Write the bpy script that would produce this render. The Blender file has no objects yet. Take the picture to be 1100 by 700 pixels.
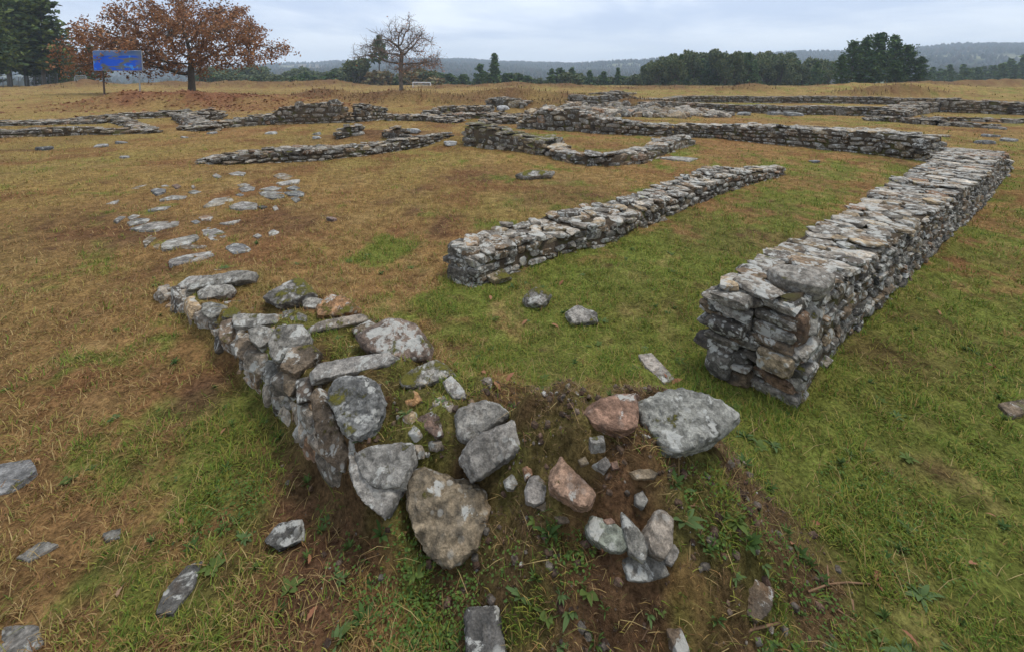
import bpy, bmesh, math, random
import numpy as np
from mathutils import Vector, Matrix

HAZE = .00042
SC = bpy.context.scene
COL = SC.collection
rng = np.random.default_rng(7)
random.seed(7)

# ------------------------------------------------------------------ camera
FPX, PITCH, CAMH = 480.0, math.radians(4.0), 1.65      # nearly level wide lens, shifted down
CY = 84 + FPX * math.tan(PITCH)
FW = np.array([0, math.cos(PITCH), -math.sin(PITCH)])
UP = np.array([0, math.sin(PITCH), math.cos(PITCH)])
CAM = np.array([0, 0, CAMH])


def ray(px, py):
    return FW + (px - 550) / FPX * np.array([1.0, 0, 0]) - (py - CY) / FPX * UP


def G(px, py, z=0.0):
    d = ray(px, py)
    return (CAM + d * ((z - CAMH) / d[2]))[:2]


cam = bpy.data.objects.new("camera", bpy.data.cameras.new("camera"))
COL.objects.link(cam)
cam.location = CAM
cam.rotation_euler = (math.pi / 2 - PITCH, 0, 0)
cam.data.sensor_width = 36
cam.data.lens = 36 * FPX / 1100
cam.data.shift_y = -(350 - CY) / 1100
cam.data.clip_start = 0.05
cam.data.clip_end = 12000
SC.camera = cam


# ------------------------------------------------------------------ noise
def _hash(ix, iy, iz, s):
    h = (ix.astype(np.int64) * 374761393 + iy.astype(np.int64) * 668265263 + iz.astype(np.int64) * 2147483647 + s * 974634777) & 0xFFFFFFFF
    h = ((h ^ (h >> 13)) * 1274126177) & 0xFFFFFFFF
    h = ((h ^ (h >> 16)) * 2246822519) & 0xFFFFFFFF
    return ((h ^ (h >> 15)) & 0xFFFFFF) / float(0xFFFFFF) * 2 - 1


def vn(x, y, z=None, s=0):
    x = np.asarray(x, float); y = np.asarray(y, float)
    fx = np.floor(x); fy = np.floor(y)
    u = x - fx; v = y - fy
    u = u * u * (3 - 2 * u); v = v * v * (3 - 2 * v)
    if z is None:
        z0 = np.zeros_like(fx)
        a = _hash(fx, fy, z0, s); b = _hash(fx + 1, fy, z0, s); c = _hash(fx, fy + 1, z0, s); d = _hash(fx + 1, fy + 1, z0, s)
        return (a * (1 - u) + b * u) * (1 - v) + (c * (1 - u) + d * u) * v
    z = np.asarray(z, float); fz = np.floor(z); w = z - fz; w = w * w * (3 - 2 * w)
    out = 0
    for k in (0, 1):
        a = _hash(fx, fy, fz + k, s); b = _hash(fx + 1, fy, fz + k, s); c = _hash(fx, fy + 1, fz + k, s); d = _hash(fx + 1, fy + 1, fz + k, s)
        out = out + ((a * (1 - u) + b * u) * (1 - v) + (c * (1 - u) + d * u) * v) * (w if k else 1 - w)
    return out


def fbm(x, y, z=None, s=0, o=4):
    t, a, n = 0, 1.0, 0
    for i in range(o):
        t = t + a * vn(x * 2 ** i + 17.3 * i, y * 2 ** i - 9.1 * i, None if z is None else z * 2 ** i + 3.7 * i, s + i)
        n += a; a *= 0.5
    return t / n * 1.6


def sst(a, b, x):
    t = np.clip((x - a) / (b - a), 0, 1)
    return t * t * (3 - 2 * t)


# ------------------------------------------------------------------ terrain
BANK = [(*G(215, 302, .03), .08), (*G(300, 345, .10), .17), (*G(370, 390, .18), .24), (*G(440, 440, .27), .30), (*G(478, 470, .28), .30), (*G(560, 470, .28), .28)]
MOUND = (*G(662, 480, .28), .62, .50, .39)
FILL = 0.0       # set once the stones lie in place: soil washed in between them
BOULD = G(476, 585, .03)
BUMPS = []          # x, y, rx, ry, h, kind
for px, py, rx, ry, h, kind in [
    (147, 116, 3.2, 2.0, .62, 'leaf'), (245, 114, 5.0, 3.0, .55, 'leaf'), (352, 110, 3.0, 2.0, .75, 'heath'),
    (432, 112, 3.2, 1.4, .60, 'heath'), (480, 113, 3.5, 1.0, .35, 'heath'), (542, 108, 3.6, 1.8, .60, 'heath'), (600, 108, 5, 1.5, .35, 'heath'),
    (905, 100, 13, 5, 1.15, 'grass'), (985, 101, 9, 4, .85, 'grass'), (755, 99, 8, 4, .55, 'grass'), (1060, 100, 12, 4, .8, 'grass'), (800, 100, 3, 2, .5, 'heath'),
    (955, 105, 4.5, 1.2, .8, 'heath'),
    (300, 94, 13, 4, .75, 'heath'), (210, 94, 14, 4, .55, 'heath'), (360, 94, 7, 3, .45, 'heath'), (490, 95, 7, 3, .55, 'heath'), (555, 95, 4, 3, .7, 'heath'), (605, 96, 8, 3, .6, 'heath'),
    (700, 95, 9, 3, .5, 'heath'), (88, 95, 5, 4, 1.0, 'heath'), (8, 95, 6, 4, .6, 'grass'), (1050, 95, 26, 3, .55, 'heath'), (1150, 95, 26, 3, .5, 'heath'),
    (425, 150, 1.7, .7, .20, 'heath'), (490, 155, 1.0, .8, .28, 'grass'), (640, 118, 5.0, 2.2, .55, 'heath'),
]:
    w = G(px, py)
    BUMPS.append((w[0], w[1], rx * (1.15 if kind != 'grass' else .9), ry * .85, h * (1.2 if kind != 'grass' else .52), kind))
RIDGE = [(-250, 72), (0, 74), (250, 74), (300, 71), (345, 70), (400, 67), (440, 66), (480, 66), (530, 69), (600, 71), (660, 70), (700, 69), (750, 66), (800, 62), (850, 59), (900, 59), (960, 56), (1020, 52), (1060, 51), (1100, 51), (1300, 46)]
RAZ, RSL = [], []
for px, py in RIDGE:
    d = ray(px, py); RAZ.append(math.atan2(d[0], d[1])); RSL.append(d[2] / math.hypot(d[0], d[1]))


def bank_dist(x, y):
    best = np.full(np.shape(x), 9e9); hh = np.zeros(np.shape(x)); side = np.zeros(np.shape(x))
    for (x0, y0, h0), (x1, y1, h1) in zip(BANK[:-1], BANK[1:]):
        dx, dy = x1 - x0, y1 - y0; L = dx * dx + dy * dy
        t = np.clip(((x - x0) * dx + (y - y0) * dy) / L, 0, 1)
        ex, ey = x - x0 - t * dx, y - y0 - t * dy
        d = np.hypot(ex, ey); m = d < best
        best = np.where(m, d, best); hh = np.where(m, h0 + t * (h1 - h0), hh)
        side = np.where(m, np.sign(dx * ey - dy * ex), side)     # + = interior (left of travel towards camera)
    return best, hh, side


def H(x, y, fine=True):
    x = np.asarray(x, float); y = np.asarray(y, float)
    r = np.hypot(x, y)
    z = .05 * fbm(x * .22, y * .22, s=3, o=3) * sst(3, 12, r)
    z = z + .22 * fbm(x * .05, y * .05, s=5, o=3) * sst(30, 60, r)
    if fine:
        z = z + .022 * fbm(x * 1.9, y * 1.9, s=8, o=4) + .010 * fbm(x * 11, y * 11, s=12, o=3) * (1 - sst(7, 16, r))
    m = r < 9
    if np.any(m):
        xm, ym = x[m] if x.ndim else x, y[m] if y.ndim else y
        d, h, sd = bank_dist(xm, ym)
        left = h * (1 - sst(.20, .33, d))
        right = h * (1 - sst(.24, .50, d)) * .75 + h * .25 * (1 - sst(.3, 1.4, d))
        b = np.where(sd > 0, right, left)
        q = np.hypot((xm - MOUND[0]) / MOUND[2], (ym - MOUND[1]) / MOUND[3])
        q = q + .12 * fbm(xm * 2.5, ym * 2.5, s=31, o=3)
        mo = MOUND[4] * (1 - sst(.25, 1.25, q))
        b = np.maximum(b, mo)
        b = b * (1 - .95 * np.exp(-((xm - BOULD[0]) / .24) ** 2 - ((ym - BOULD[1]) / .17) ** 2))
        b = b * (1 + .20 * fbm(xm * 4, ym * 4, s=41, o=4)) + .022 * fbm(xm * 14, ym * 14, s=43, o=4) * sst(.05, .2, b)
        b = b + FILL * sst(.04, .14, b) * (1 + .5 * fbm(xm * 7, ym * 7, s=45, o=2))
        if x.ndim:
            z[m] += b
        else:
            z = z + b
    for bx, by, rx, ry, h, k in BUMPS:
        q = ((x - bx) / rx) ** 2 + ((y - by) / ry) ** 2
        mm = q < 6
        if np.any(mm):
            z = z + np.where(mm, h * np.exp(-q * 1.1) * (1 + .30 * fbm(x * .45, y * .45, s=23, o=4)), 0)
    if np.any(r > 80):
        az = np.arctan2(x, y)
        sl = np.interp(az, RAZ, RSL)
        z = z - 9 * sst(92, 175, np.where(y > 0, y, r))
        top = 2000 * sl + CAMH + 9
        prof = top * sst(500, 2000, r) * (1 + 0.0 * r)
        prof = prof + sst(500, 900, r) * (1 - sst(1400, 1950, r)) * 16 * fbm(x * .0021, y * .0021, s=51, o=4)
        prof = prof + 5 * fbm(x * .006, y * .006, s=53, o=3) * sst(500, 900, r) * (1 - sst(2000, 2300, r))
        prof = prof * (1 - .8 * sst(2100, 3000, r))
        z = z + prof * sst(400, 700, r)
    return z


def hz(x, y):
    return float(H(np.array([x]), np.array([y]))[0])


def hit(px, py, dz=0.0):
    """where the sight line through a pixel meets the ground (plus dz)"""
    d = ray(px, py)
    ts = np.concatenate([np.arange(.8, 14, .01), np.arange(14, 60, .06), np.arange(60, 160, .3)])
    P = CAM + ts[:, None] * d
    below = P[:, 2] < H(P[:, 0], P[:, 1]) + dz
    i = int(np.argmax(below)) if below.any() else len(ts) - 1
    return P[i]


# ------------------------------------------------------------------ object helpers
def link(o, parent=None):
    COL.objects.link(o)
    if parent is not None:
        o.parent = parent
    return o


def mesh_np(name, V, F, mat, parent=None, col=None, smooth=True, cname='tint', sharp=None):
    """V (n,3); F list of (m,k) int arrays; col (n,3)"""
    me = bpy.data.meshes.new(name)
    V = np.ascontiguousarray(V, np.float32)
    me.vertices.add(len(V)); me.vertices.foreach_set('co', V.ravel())
    F = [np.ascontiguousarray(f, np.int32) for f in F if len(f)]
    loops = np.concatenate([f.ravel() for f in F])
    tot = np.concatenate([np.full(len(f), f.shape[1], np.int32) for f in F])
    start = np.concatenate([[0], np.cumsum(tot)[:-1]]).astype(np.int32)
    me.loops.add(len(loops)); me.loops.foreach_set('vertex_index', loops)
    me.polygons.add(len(tot)); me.polygons.foreach_set('loop_start', start); me.polygons.foreach_set('loop_total', tot)
    if smooth:
        me.polygons.foreach_set('use_smooth', np.ones(len(tot), bool))
    me.update(calc_edges=True)
    if col is not None:
        a = me.color_attributes.new(cname, 'FLOAT_COLOR', 'POINT')
        c = np.ones((len(V), 4), np.float32); c[:, :3] = col
        a.data.foreach_set('color', c.ravel())
    if sharp is not None:
        me.set_sharp_from_angle(angle=math.radians(sharp))
    me.materials.append(mat)
    return link(bpy.data.objects.new(name, me), parent)


def empty(name, loc):
    o = bpy.data.objects.new(name, None); o.location = loc; o.empty_display_size = .2
    return link(o)


def tag(o, label, cat, group=None, kind=None):
    if label: o['label'] = label
    if cat: o['category'] = cat
    if group: o['group'] = group
    if kind: o['kind'] = kind
    return o


def copy_tree(o, parent=None):
    c = o.copy(); link(c, parent)
    for ch in list(o.children):
        copy_tree(ch, c)
    return c


# ------------------------------------------------------------------ materials
class NT:
    def __init__(s, name):
        s.m = bpy.data.materials.new(name); s.m.use_nodes = True
        s.t = s.m.node_tree; s.t.nodes.clear()
        s.out = s.n('ShaderNodeOutputMaterial')

    def n(s, typ, **kw):
        nd = s.t.nodes.new(typ)
        for k, v in kw.items():
            if k in nd.inputs.keys() and not hasattr(nd, k):
                nd.inputs[k].default_value = v
            elif hasattr(nd, k):
                setattr(nd, k, v)
            else:
                nd.inputs[k].default_value = v
        return nd

    def l(s, a, b):
        s.t.links.new(a, b)

    def pos(s):
        return s.n('ShaderNodeNewGeometry').outputs['Position']

    def noise(s, scale, detail=4, rough=.55, vec=None, dist=0.0):
        nd = s.n('ShaderNodeTexNoise'); nd.inputs['Scale'].default_value = scale; nd.inputs['Detail'].default_value = detail
        nd.inputs['Roughness'].default_value = rough; nd.inputs['Distortion'].default_value = dist
        s.l(vec if vec is not None else s._p, nd.inputs['Vector'])
        return nd.outputs['Fac']

    def ramp(s, fac, lo, hi, a=0.0, b=1.0):
        nd = s.n('ShaderNodeMapRange'); nd.interpolation_type = 'SMOOTHSTEP'
        for k, v in (('From Min', lo), ('From Max', hi), ('To Min', a), ('To Max', b)): nd.inputs[k].default_value = v
        s.l(fac, nd.inputs['Value']); return nd.outputs['Result']

    def math(s, op, a, b=0.0):
        nd = s.n('ShaderNodeMath'); nd.operation = op
        for i, v in enumerate((a, b)):
            if isinstance(v, (int, float)): nd.inputs[i].default_value = v
            else: s.l(v, nd.inputs[i])
        return nd.outputs[0]

    def mix(s, fac, a, b, blend='MIX'):
        nd = s.n('ShaderNodeMix'); nd.data_type = 'RGBA'; nd.blend_type = blend
        if isinstance(fac, (int, float)): nd.inputs[0].default_value = fac
        else: s.l(fac, nd.inputs[0])
        for i, v in ((6, a), (7, b)):
            if isinstance(v, tuple): nd.inputs[i].default_value = (*v, 1)
            else: s.l(v, nd.inputs[i])
        return nd.outputs[2]

    def grey(s, v):
        nd = s.n('ShaderNodeCombineColor')
        for i in range(3): s.l(v, nd.inputs[i])
        return nd.outputs[0]

    def attr(s, name='tint'):
        nd = s.n('ShaderNodeAttribute'); nd.attribute_name = name
        return nd.outputs['Color']

    def bsdf(s, col, rough=.9, spec=.25, bump=None, bstr=.5, bdist=.01):
        b = s.n('ShaderNodeBsdfPrincipled')
        if isinstance(col, tuple): b.inputs['Base Color'].default_value = (*col, 1)
        else: s.l(col, b.inputs['Base Color'])
        if isinstance(rough, (int, float)): b.inputs['Roughness'].default_value = rough
        else: s.l(rough, b.inputs['Roughness'])
        b.inputs['Specular IOR Level'].default_value = spec
        if bump is not None:
            bn = s.n('ShaderNodeBump'); bn.inputs['Strength'].default_value = bstr; bn.inputs['Distance'].default_value = bdist
            s.l(bump, bn.inputs['Height']); s.l(bn.outputs[0], b.inputs['Normal'])
        s.l(b.outputs[0], s.out.inputs['Surface'])
        return b


def stone_mat(name, lichen=.5, moss=.3, rust=.2, far=False, dark=.5, banding=.5):
    m = NT(name); c = m.attr()
    # every stone has its own tint: shift the pattern by it so markings stop at the joints
    sv = m.n('ShaderNodeVectorMath'); sv.operation = 'SCALE'; sv.inputs['Scale'].default_value = 61.0; m.l(c, sv.inputs[0])
    av = m.n('ShaderNodeVectorMath'); av.operation = 'ADD'; m.l(m.pos(), av.inputs[0]); m.l(sv.outputs[0], av.inputs[1])
    m._p = av.outputs[0]
    n1 = m.noise(7, 7, .65)
    c = m.mix(1.0, c, m.grey(m.ramp(n1, .25, .75, .55, 1.35)), 'MULTIPLY')
    # slaty banding
    mp = m.n('ShaderNodeMapping'); mp.inputs['Scale'].default_value = (3, 3, 38); m.l(m._p, mp.inputs['Vector'])
    band = m.noise(1.0, 4, .6, vec=mp.outputs[0], dist=.6)
    c = m.mix(banding, c, m.mix(1.0, c, m.grey(m.ramp(band, .3, .7, .45, 1.4)), 'MULTIPLY'))
    n5 = m.noise(33, 6, .7)
    c = m.mix(1.0, c, m.grey(m.ramp(n5, .32, .68, .50, 1.45)), 'MULTIPLY')
    nr = m.noise(4.3, 5, .6)
    c = m.mix(m.ramp(nr, .62 - .12 * rust, .78, 0, .75 * min(1, rust * 2)), c, (.26, .135, .06))
    nd = m.noise(5.1, 6, .7)
    dkc = m.mix(m.ramp(nd, .50, .66, 0, dark), c, (.045, .044, .040))
    c = m.mix(m.ramp(m.noise(17, 6, .7), .56, .66, 0, dark * .8), dkc, (.05, .048, .043))
    if not far:
        g = m.noise(160, 3, .7)
        c = m.mix(1.0, c, m.grey(m.ramp(g, .25, .75, .72, 1.28)), 'MULTIPLY')
    # pale crusty lichen
    nl = m.noise(11, 8, .68, dist=.4)
    ls = m.ramp(nl, .61 - .12 * lichen, .66 - .12 * lichen, 0, .85)
    vor = m.n('ShaderNodeTexVoronoi'); vor.inputs['Scale'].default_value = 26; m.l(m._p, vor.inputs['Vector'])
    spot = m.ramp(vor.outputs['Distance'], .26, .36, 1, 0)
    sel = m.ramp(m.noise(5.5, 3), .44, .54)
    ls = m.math('MAXIMUM', ls, m.math('MULTIPLY', spot, m.math('MULTIPLY', sel, .8 * min(1, lichen * 1.4))))
    c = m.mix(ls, c, m.mix(m.noise(40, 3), (.32, .315, .285), (.55, .54, .485)))
    ny = m.noise(8.7, 5)
    c = m.mix(m.ramp(ny, .68, .74, 0, .6 * lichen), c, (.36, .33, .12))
    # moss on faces that look up
    geo = m.n('ShaderNodeNewGeometry'); sx = m.n('ShaderNodeSeparateXYZ'); m.l(geo.outputs['Normal'], sx.inputs[0])
    upf = m.ramp(sx.outputs[2], .1, .75)
    nm = m.noise(6.2, 7, .7)
    mo = m.math('MULTIPLY', upf, m.ramp(nm, .66 - .22 * moss, .72 - .2 * moss))
    c = m.mix(mo, c, m.mix(m.noise(60, 3), (.055, .055, .012), (.17, .15, .03)))
    hb = m.math('ADD', m.math('MULTIPLY', m.noise(28, 8, .7), 1.0), m.math('MULTIPLY', band, .7 * banding))
    hb = m.math('ADD', hb, m.math('MULTIPLY', mo, .5))
    m.bsdf(c, .92, .2, hb, 1.0, .016)
    return m.m


M_SCHIST = stone_mat('schist_stone', .62, .24, .30, dark=.7)
M_SCHIST_TOP = stone_mat('schist_slab', .80, .10, .10, dark=.5, banding=.3)
M_SCHIST_FAR = stone_mat('weathered_schist', .45, .34, .30, far=True, dark=.6)
M_GREY = stone_mat('grey_lichen_stone', .50, .34, .12, dark=.62, banding=.15)
M_MOSSY = stone_mat('mossy_stone', .5, .85, .15, dark=.5, banding=.2)
M_GRANITE = stone_mat('granite_boulder_stone', .35, .30, .60, dark=.5, banding=0)
M_PINK = stone_mat('reddish_stone', .12, .18, .4, dark=.4, banding=0)
M_PLAIN = stone_mat('plain_grey_stone', .28, .24, .10, dark=.55, banding=.2)


def earth_mat(name, a, b, scale=30):
    m = NT(name); m._p = m.pos()
    n = m.noise(scale, 8, .7)
    c = m.mix(n, a, b)
    c = m.mix(m.ramp(m.noise(3.5, 5), .5, .66, 0, .7), c, (.075, .075, .022))
    m.bsdf(c, 1.0, .05, n, .9, .02)
    return m.m


M_CORE = earth_mat('earth_mortar', (.032, .025, .019), (.120, .092, .064))

m = NT('turf'); m._p = m.pos()
c = m.attr('ground')
n1 = m.noise(55, 8, .75); n2 = m.noise(9, 6, .65); n3 = m.noise(1.3, 5, .6)
c = m.mix(1.0, c, m.grey(m.ramp(n1, .28, .72, .36, 1.78)), 'MULTIPLY')
c = m.mix(1.0, c, m.grey(m.ramp(n2, .3, .7, .62, 1.32)), 'MULTIPLY')
c = m.mix(m.ramp(m.noise(21, 5, .7), .58, .72, 0, .45), c, (.20, .15, .065))
c = m.mix(m.ramp(n3, .5, .72, 0, .30), c, (.085, .05, .026))
m.bsdf(c, 1.0, .04, m.math('ADD', n1, m.math('MULTIPLY', n2, 1.5)), .9, .03)
M_TURF = m.m

m = NT('hillside'); m._p = m.pos()
c = m.attr('ground')
n = m.noise(.035, 6, .7)
c = m.mix(1.0, c, m.grey(m.ramp(n, .3, .7, .55, 1.4)), 'MULTIPLY')
m.bsdf(c, 1.0, .0)
M_HILL = m.m


def leaf_mat(name, rough=.6, trans=.25):
    m = NT(name); m._p = m.pos()
    c = m.attr()
    b = m.bsdf(c, rough, .15)
    tr = m.n('ShaderNodeBsdfTranslucent'); m.l(c, tr.inputs[0])
    mx = m.n('ShaderNodeMixShader'); mx.inputs[0].default_value = trans
    m.l(b.outputs[0], mx.inputs[1]); m.l(tr.outputs[0], mx.inputs[2]); m.l(mx.outputs[0], m.out.inputs['Surface'])
    return m.m


M_GRASS = leaf_mat('grass_blade', .7, .25)
M_LEAF = leaf_mat('tree_leaf', .7, .2)
m = NT('bark'); m._p = m.pos()
nb = m.noise(6, 8, .7)
m.bsdf(m.mix(nb, (.035, .028, .022), (.16, .14, .115)), .95, .1, nb, .8, .05)
M_BARK = m.m


def plain(name, col, rough=.6, metal=0.0, var=.25, sc=14):
    m = NT(name); m._p = m.pos()
    n = m.noise(sc, 5, .65)
    b = m.bsdf(m.mix(1.0, col, m.grey(m.ramp(n, .3, .7, 1 - var, 1 + var)), 'MULTIPLY'), rough, .3)
    b.inputs['Metallic'].default_value = metal
    return m.m


M_RUSTPOST = plain('brown_painted_metal', (.07, .045, .035), .6)
M_GALV = plain('galvanised_metal', (.33, .35, .37), .5, .3)
M_WHITE = plain('white_painted_metal', (.72, .73, .74), .5, var=.1)
M_WIRE = plain('wire_mesh_grey', (.10, .11, .11), .7)

# ------------------------------------------------------------------ world, sun
SUN_EL, SUN_AZ = math.radians(68), math.radians(70)      # azimuth clockwise from +Y (view direction)
w = bpy.data.worlds.new("World"); SC.world = w; w.use_nodes = True
t = w.node_tree; t.nodes.clear()
out = t.nodes.new('ShaderNodeOutputWorld')
sky = t.nodes.new('ShaderNodeTexSky'); sky.sky_type = 'NISHITA'; sky.sun_disc = False
sky.sun_elevation = SUN_EL; sky.sun_rotation = SUN_AZ; sky.air_density = 1.0; sky.dust_density = 2.0
bg1 = t.nodes.new('ShaderNodeBackground'); bg1.inputs[1].default_value = .09
t.links.new(sky.outputs[0], bg1.inputs[0])
tc = t.nodes.new('ShaderNodeTexCoord')
sep = t.nodes.new('ShaderNodeSeparateXYZ'); t.links.new(tc.outputs['Generated'], sep.inputs[0])


def wmath(op, a, b=0.0):
    nd = t.nodes.new('ShaderNodeMath'); nd.operation = op
    for i, v in enumerate((a, b)):
        if isinstance(v, (int, float)): nd.inputs[i].default_value = v
        else: t.links.new(v, nd.inputs[i])
    return nd.outputs[0]


zc = wmath('MAXIMUM', sep.outputs[2], 0.0)
den = wmath('ADD', zc, .10)
cmb = t.nodes.new('ShaderNodeCombineXYZ')
t.links.new(wmath('DIVIDE', sep.outputs[0], den), cmb.inputs[0]); t.links.new(wmath('DIVIDE', sep.outputs[1], den), cmb.inputs[1])


def wnoise(sc, det, rough=.55):
    nd = t.nodes.new('ShaderNodeTexNoise'); nd.inputs['Scale'].default_value = sc; nd.inputs['Detail'].default_value = det; nd.inputs['Roughness'].default_value = rough
    nd.inputs['Distortion'].default_value = .4
    t.links.new(cmb.outputs[0], nd.inputs['Vector']); return nd.outputs['Fac']


def wramp(f, lo, hi, a=0., b=1.):
    nd = t.nodes.new('ShaderNodeMapRange'); nd.interpolation_type = 'SMOOTHSTEP'
    for k, v in (('From Min', lo), ('From Max', hi), ('To Min', a), ('To Max', b)): nd.inputs[k].default_value = v
    t.links.new(f, nd.inputs['Value']); return nd.outputs['Result']


def wmix(f, a, b):
    nd = t.nodes.new('ShaderNodeMix'); nd.data_type = 'RGBA'
    if isinstance(f, float): nd.inputs[0].default_value = f
    else: t.links.new(f, nd.inputs[0])
    for i, v in ((6, a), (7, b)):
        if isinstance(v, tuple): nd.inputs[i].default_value = (*v, 1)
        else: t.links.new(v, nd.inputs[i])
    return nd.outputs[2]


cl = wmix(wramp(wnoise(.45, 6), .40, .60), (.47, .55, .71), (.79, .84, .91))
cl = wmix(wramp(wnoise(1.5, 5), .45, .70, 0., .5), cl, (.64, .70, .82))
cl = wmix(wramp(zc, .0, .13, 1., 0.), cl, (.86, .90, .95))
bg2 = t.nodes.new('ShaderNodeBackground'); bg2.inputs[1].default_value = 1.0
t.links.new(cl, bg2.inputs[0])
mx = t.nodes.new('ShaderNodeMixShader'); mx.inputs[0].default_value = .86
t.links.new(bg1.outputs[0], mx.inputs[1]); t.links.new(bg2.outputs[0], mx.inputs[2])
t.links.new(mx.outputs[0], out.inputs[0])

sl = bpy.data.lights.new('sun', 'SUN'); sl.energy = 1.5; sl.angle = math.radians(14); sl.color = (1, .95, .87)
so = link(bpy.data.objects.new('sun', sl))
sd = Vector((math.sin(SUN_AZ) * math.cos(SUN_EL), math.cos(SUN_AZ) * math.cos(SUN_EL), math.sin(SUN_EL)))
so.rotation_euler = (-sd).to_track_quat('-Z', 'Y').to_euler(); so.location = sd * 50

# ------------------------------------------------------------------ ground colour fields
FOOT = []           # footprints (k,2) of walls and stones that keep the grass away


def inside(poly, x, y):
    c = np.zeros(x.shape, bool); n = len(poly); j = n - 1
    for i in range(n):
        xi, yi = poly[i]; xj, yj = poly[j]
        if yi != yj:
            c ^= ((yi > y) != (yj > y)) & (x < (xj - xi) * (y - yi) / (yj - yi) + xi)
        j = i
    return c


def in_foot(x, y):
    m = np.zeros(x.shape, bool)
    for p in FOOT:
        a = p.min(0); b = p.max(0)
        k = np.nonzero((x > a[0]) & (x < b[0]) & (y > a[1]) & (y < b[1]) & ~m)[0]
        if len(k): m[k] = inside(p, x[k], y[k])
    return m


DIRT = []           # x, y, radius, strength of bare patches
for px, py, rp, s in [(449, 204, 16, 1), (410, 214, 15, .9), (426, 229, 15, 1), (469, 240, 20, 1), (506, 249, 16, 1), (320, 238, 20, .9), (300, 228, 26, .6), (195, 437, 34, .9), (180, 425, 22, .7), (405, 160, 30, .4),
                      (250, 245, 28, .5), (130, 255, 20, .5), (935, 495, 16, .9), (1010, 350, 20, .6), (890, 415, 18, .6), (640, 420, 20, .4), (640, 215, 50, .5), (590, 205, 45, .45), (960, 385, 22, .5), (300, 640, 90, .35),
                      (310, 690, 50, .7), (340, 490, 60, .6), (390, 560, 50, .8), (350, 540, 40, .7), (150, 300, 40, .4), (60, 260, 60, .4), (40, 240, 50, .4), (740, 230, 40, .35), (820, 225, 26, .35), (870, 200, 26, .3), (80, 150, 30, .4), (520, 195, 40, .3)]:
    p = G(px, py); d = np.linalg.norm(np.append(p, -CAMH)) / FPX
    DIRT.append((p[0], p[1], rp * d, rp * d * 1.6, s))
GREEN = []
for px, py, rp, s in [(400, 262, 26, 1.4), (385, 270, 30, .9), (500, 320, 40, .7), (560, 380, 80, .7), (600, 340, 70, .5), (700, 290, 60, .5), (870, 188, 16, .7), (250, 420, 60, .5), (300, 470, 80, .5), (380, 520, 60, .7), (200, 330, 26, .6), (60, 290, 40, .3), (240, 150, 30, .2),
                      (950, 390, 120, .8), (1000, 560, 220, .8), (900, 480, 120, .6), (1050, 300, 70, .6), (800, 210, 30, .3), (760, 250, 40, .3), (640, 320, 40, .3), (480, 660, 110, .5), (280, 560, 80, .7), (170, 560, 60, .4), (820, 150, 40, .35), (900, 450, 90, .6), (965, 335, 60, .8), (1035, 245, 45, .8), (1010, 430, 120, .7), (1080, 500, 90, .5), (930, 300, 40, .5), (1040, 160, 60, .4), (600, 152, 40, .2), (480, 180, 50, .2), (100, 280, 40, .4)]:
    p = G(px, py); d = np.linalg.norm(np.append(p, -CAMH)) / FPX
    GREEN.append((p[0], p[1], rp * d, rp * d * 1.7, s))


def fields(x, y):
    """green (0..1), bare (0..1), leaf litter (0..1), heath (0..1)"""
    r = np.hypot(x, y)
    wx = x + .25 * fbm(x * 1.1, y * 1.1, s=61, o=3); wy = y + .25 * fbm(x * 1.1 + 40, y * 1.1, s=62, o=3)
    g = .30 + .33 * fbm(x * .55, y * .55, s=63, o=4) + .45 * fbm(x * 3.2, y * 3.2, s=64, o=4) + .30 * fbm(x * 10, y * 10, s=65, o=3) * (1 - sst(8, 25, r))
    # the strip outside the long wall and the interior are greener than the open ground beside them
    g = g + .28 * sst(-.6, 1.0, x) * (1 - sst(6, 11, y)) - .22 * sst(0, 2.2, -x) * sst(2.0, 3.3, y)
    for gx, gy, a, b, s in GREEN:
        q = ((wx - gx) / a) ** 2 + ((wy - gy) / b) ** 2
        g = g + .55 * s * np.exp(-q)
    g = g + .12 * sst(14, 34, r)
    bare = np.clip(.9 * fbm(x * .8, y * .8, s=66, o=5) - .38, 0, 1) * .9 + np.clip(1.0 * fbm(x * 5, y * 5, s=67, o=4) - .48, 0, 1)
    for gx, gy, a, b, s in DIRT:
        q = ((wx - gx) / a) ** 2 + ((wy - gy) / b) ** 2
        bare = bare + s * np.exp(-q * 1.4)
    d, h, sd = bank_dist(np.clip(wx, -9, 9), np.clip(wy, 0, 12))
    bare = bare + np.where(sd > 0, .24, .12) * (1 - sst(.25, .50, d)) * sst(.10, .24, h)
    q = np.hypot((wx - MOUND[0] - .08) / (MOUND[2] * 1.02), (wy - MOUND[1] + .10) / (MOUND[3] * 1.05))
    bare = bare + 1.1 * (1 - sst(.80, 1.25, q)) * (.80 + .55 * fbm(x * 6, y * 6, s=68, o=3))
    leaf = np.zeros_like(x); heath = np.zeros_like(x)
    for bx, by, rx, ry, hh, k in BUMPS:
        if k == 'grass': continue
        q = ((x - bx) / (rx * 1.15)) ** 2 + ((y - by) / (ry * 1.5)) ** 2
        e = np.exp(-q * 1.2 + .5 * fbm(x * .6, y * .6, s=71, o=3))
        if k == 'leaf': leaf = np.maximum(leaf, e)
        else: heath = np.maximum(heath, e)
    return np.clip(g, 0, 1), np.clip(bare, 0, 1), np.clip(leaf, 0, 1), np.clip(heath, 0, 1)


def lerp(a, b, t):
    return a + (np.asarray(b) - a) * t[..., None]


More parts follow.
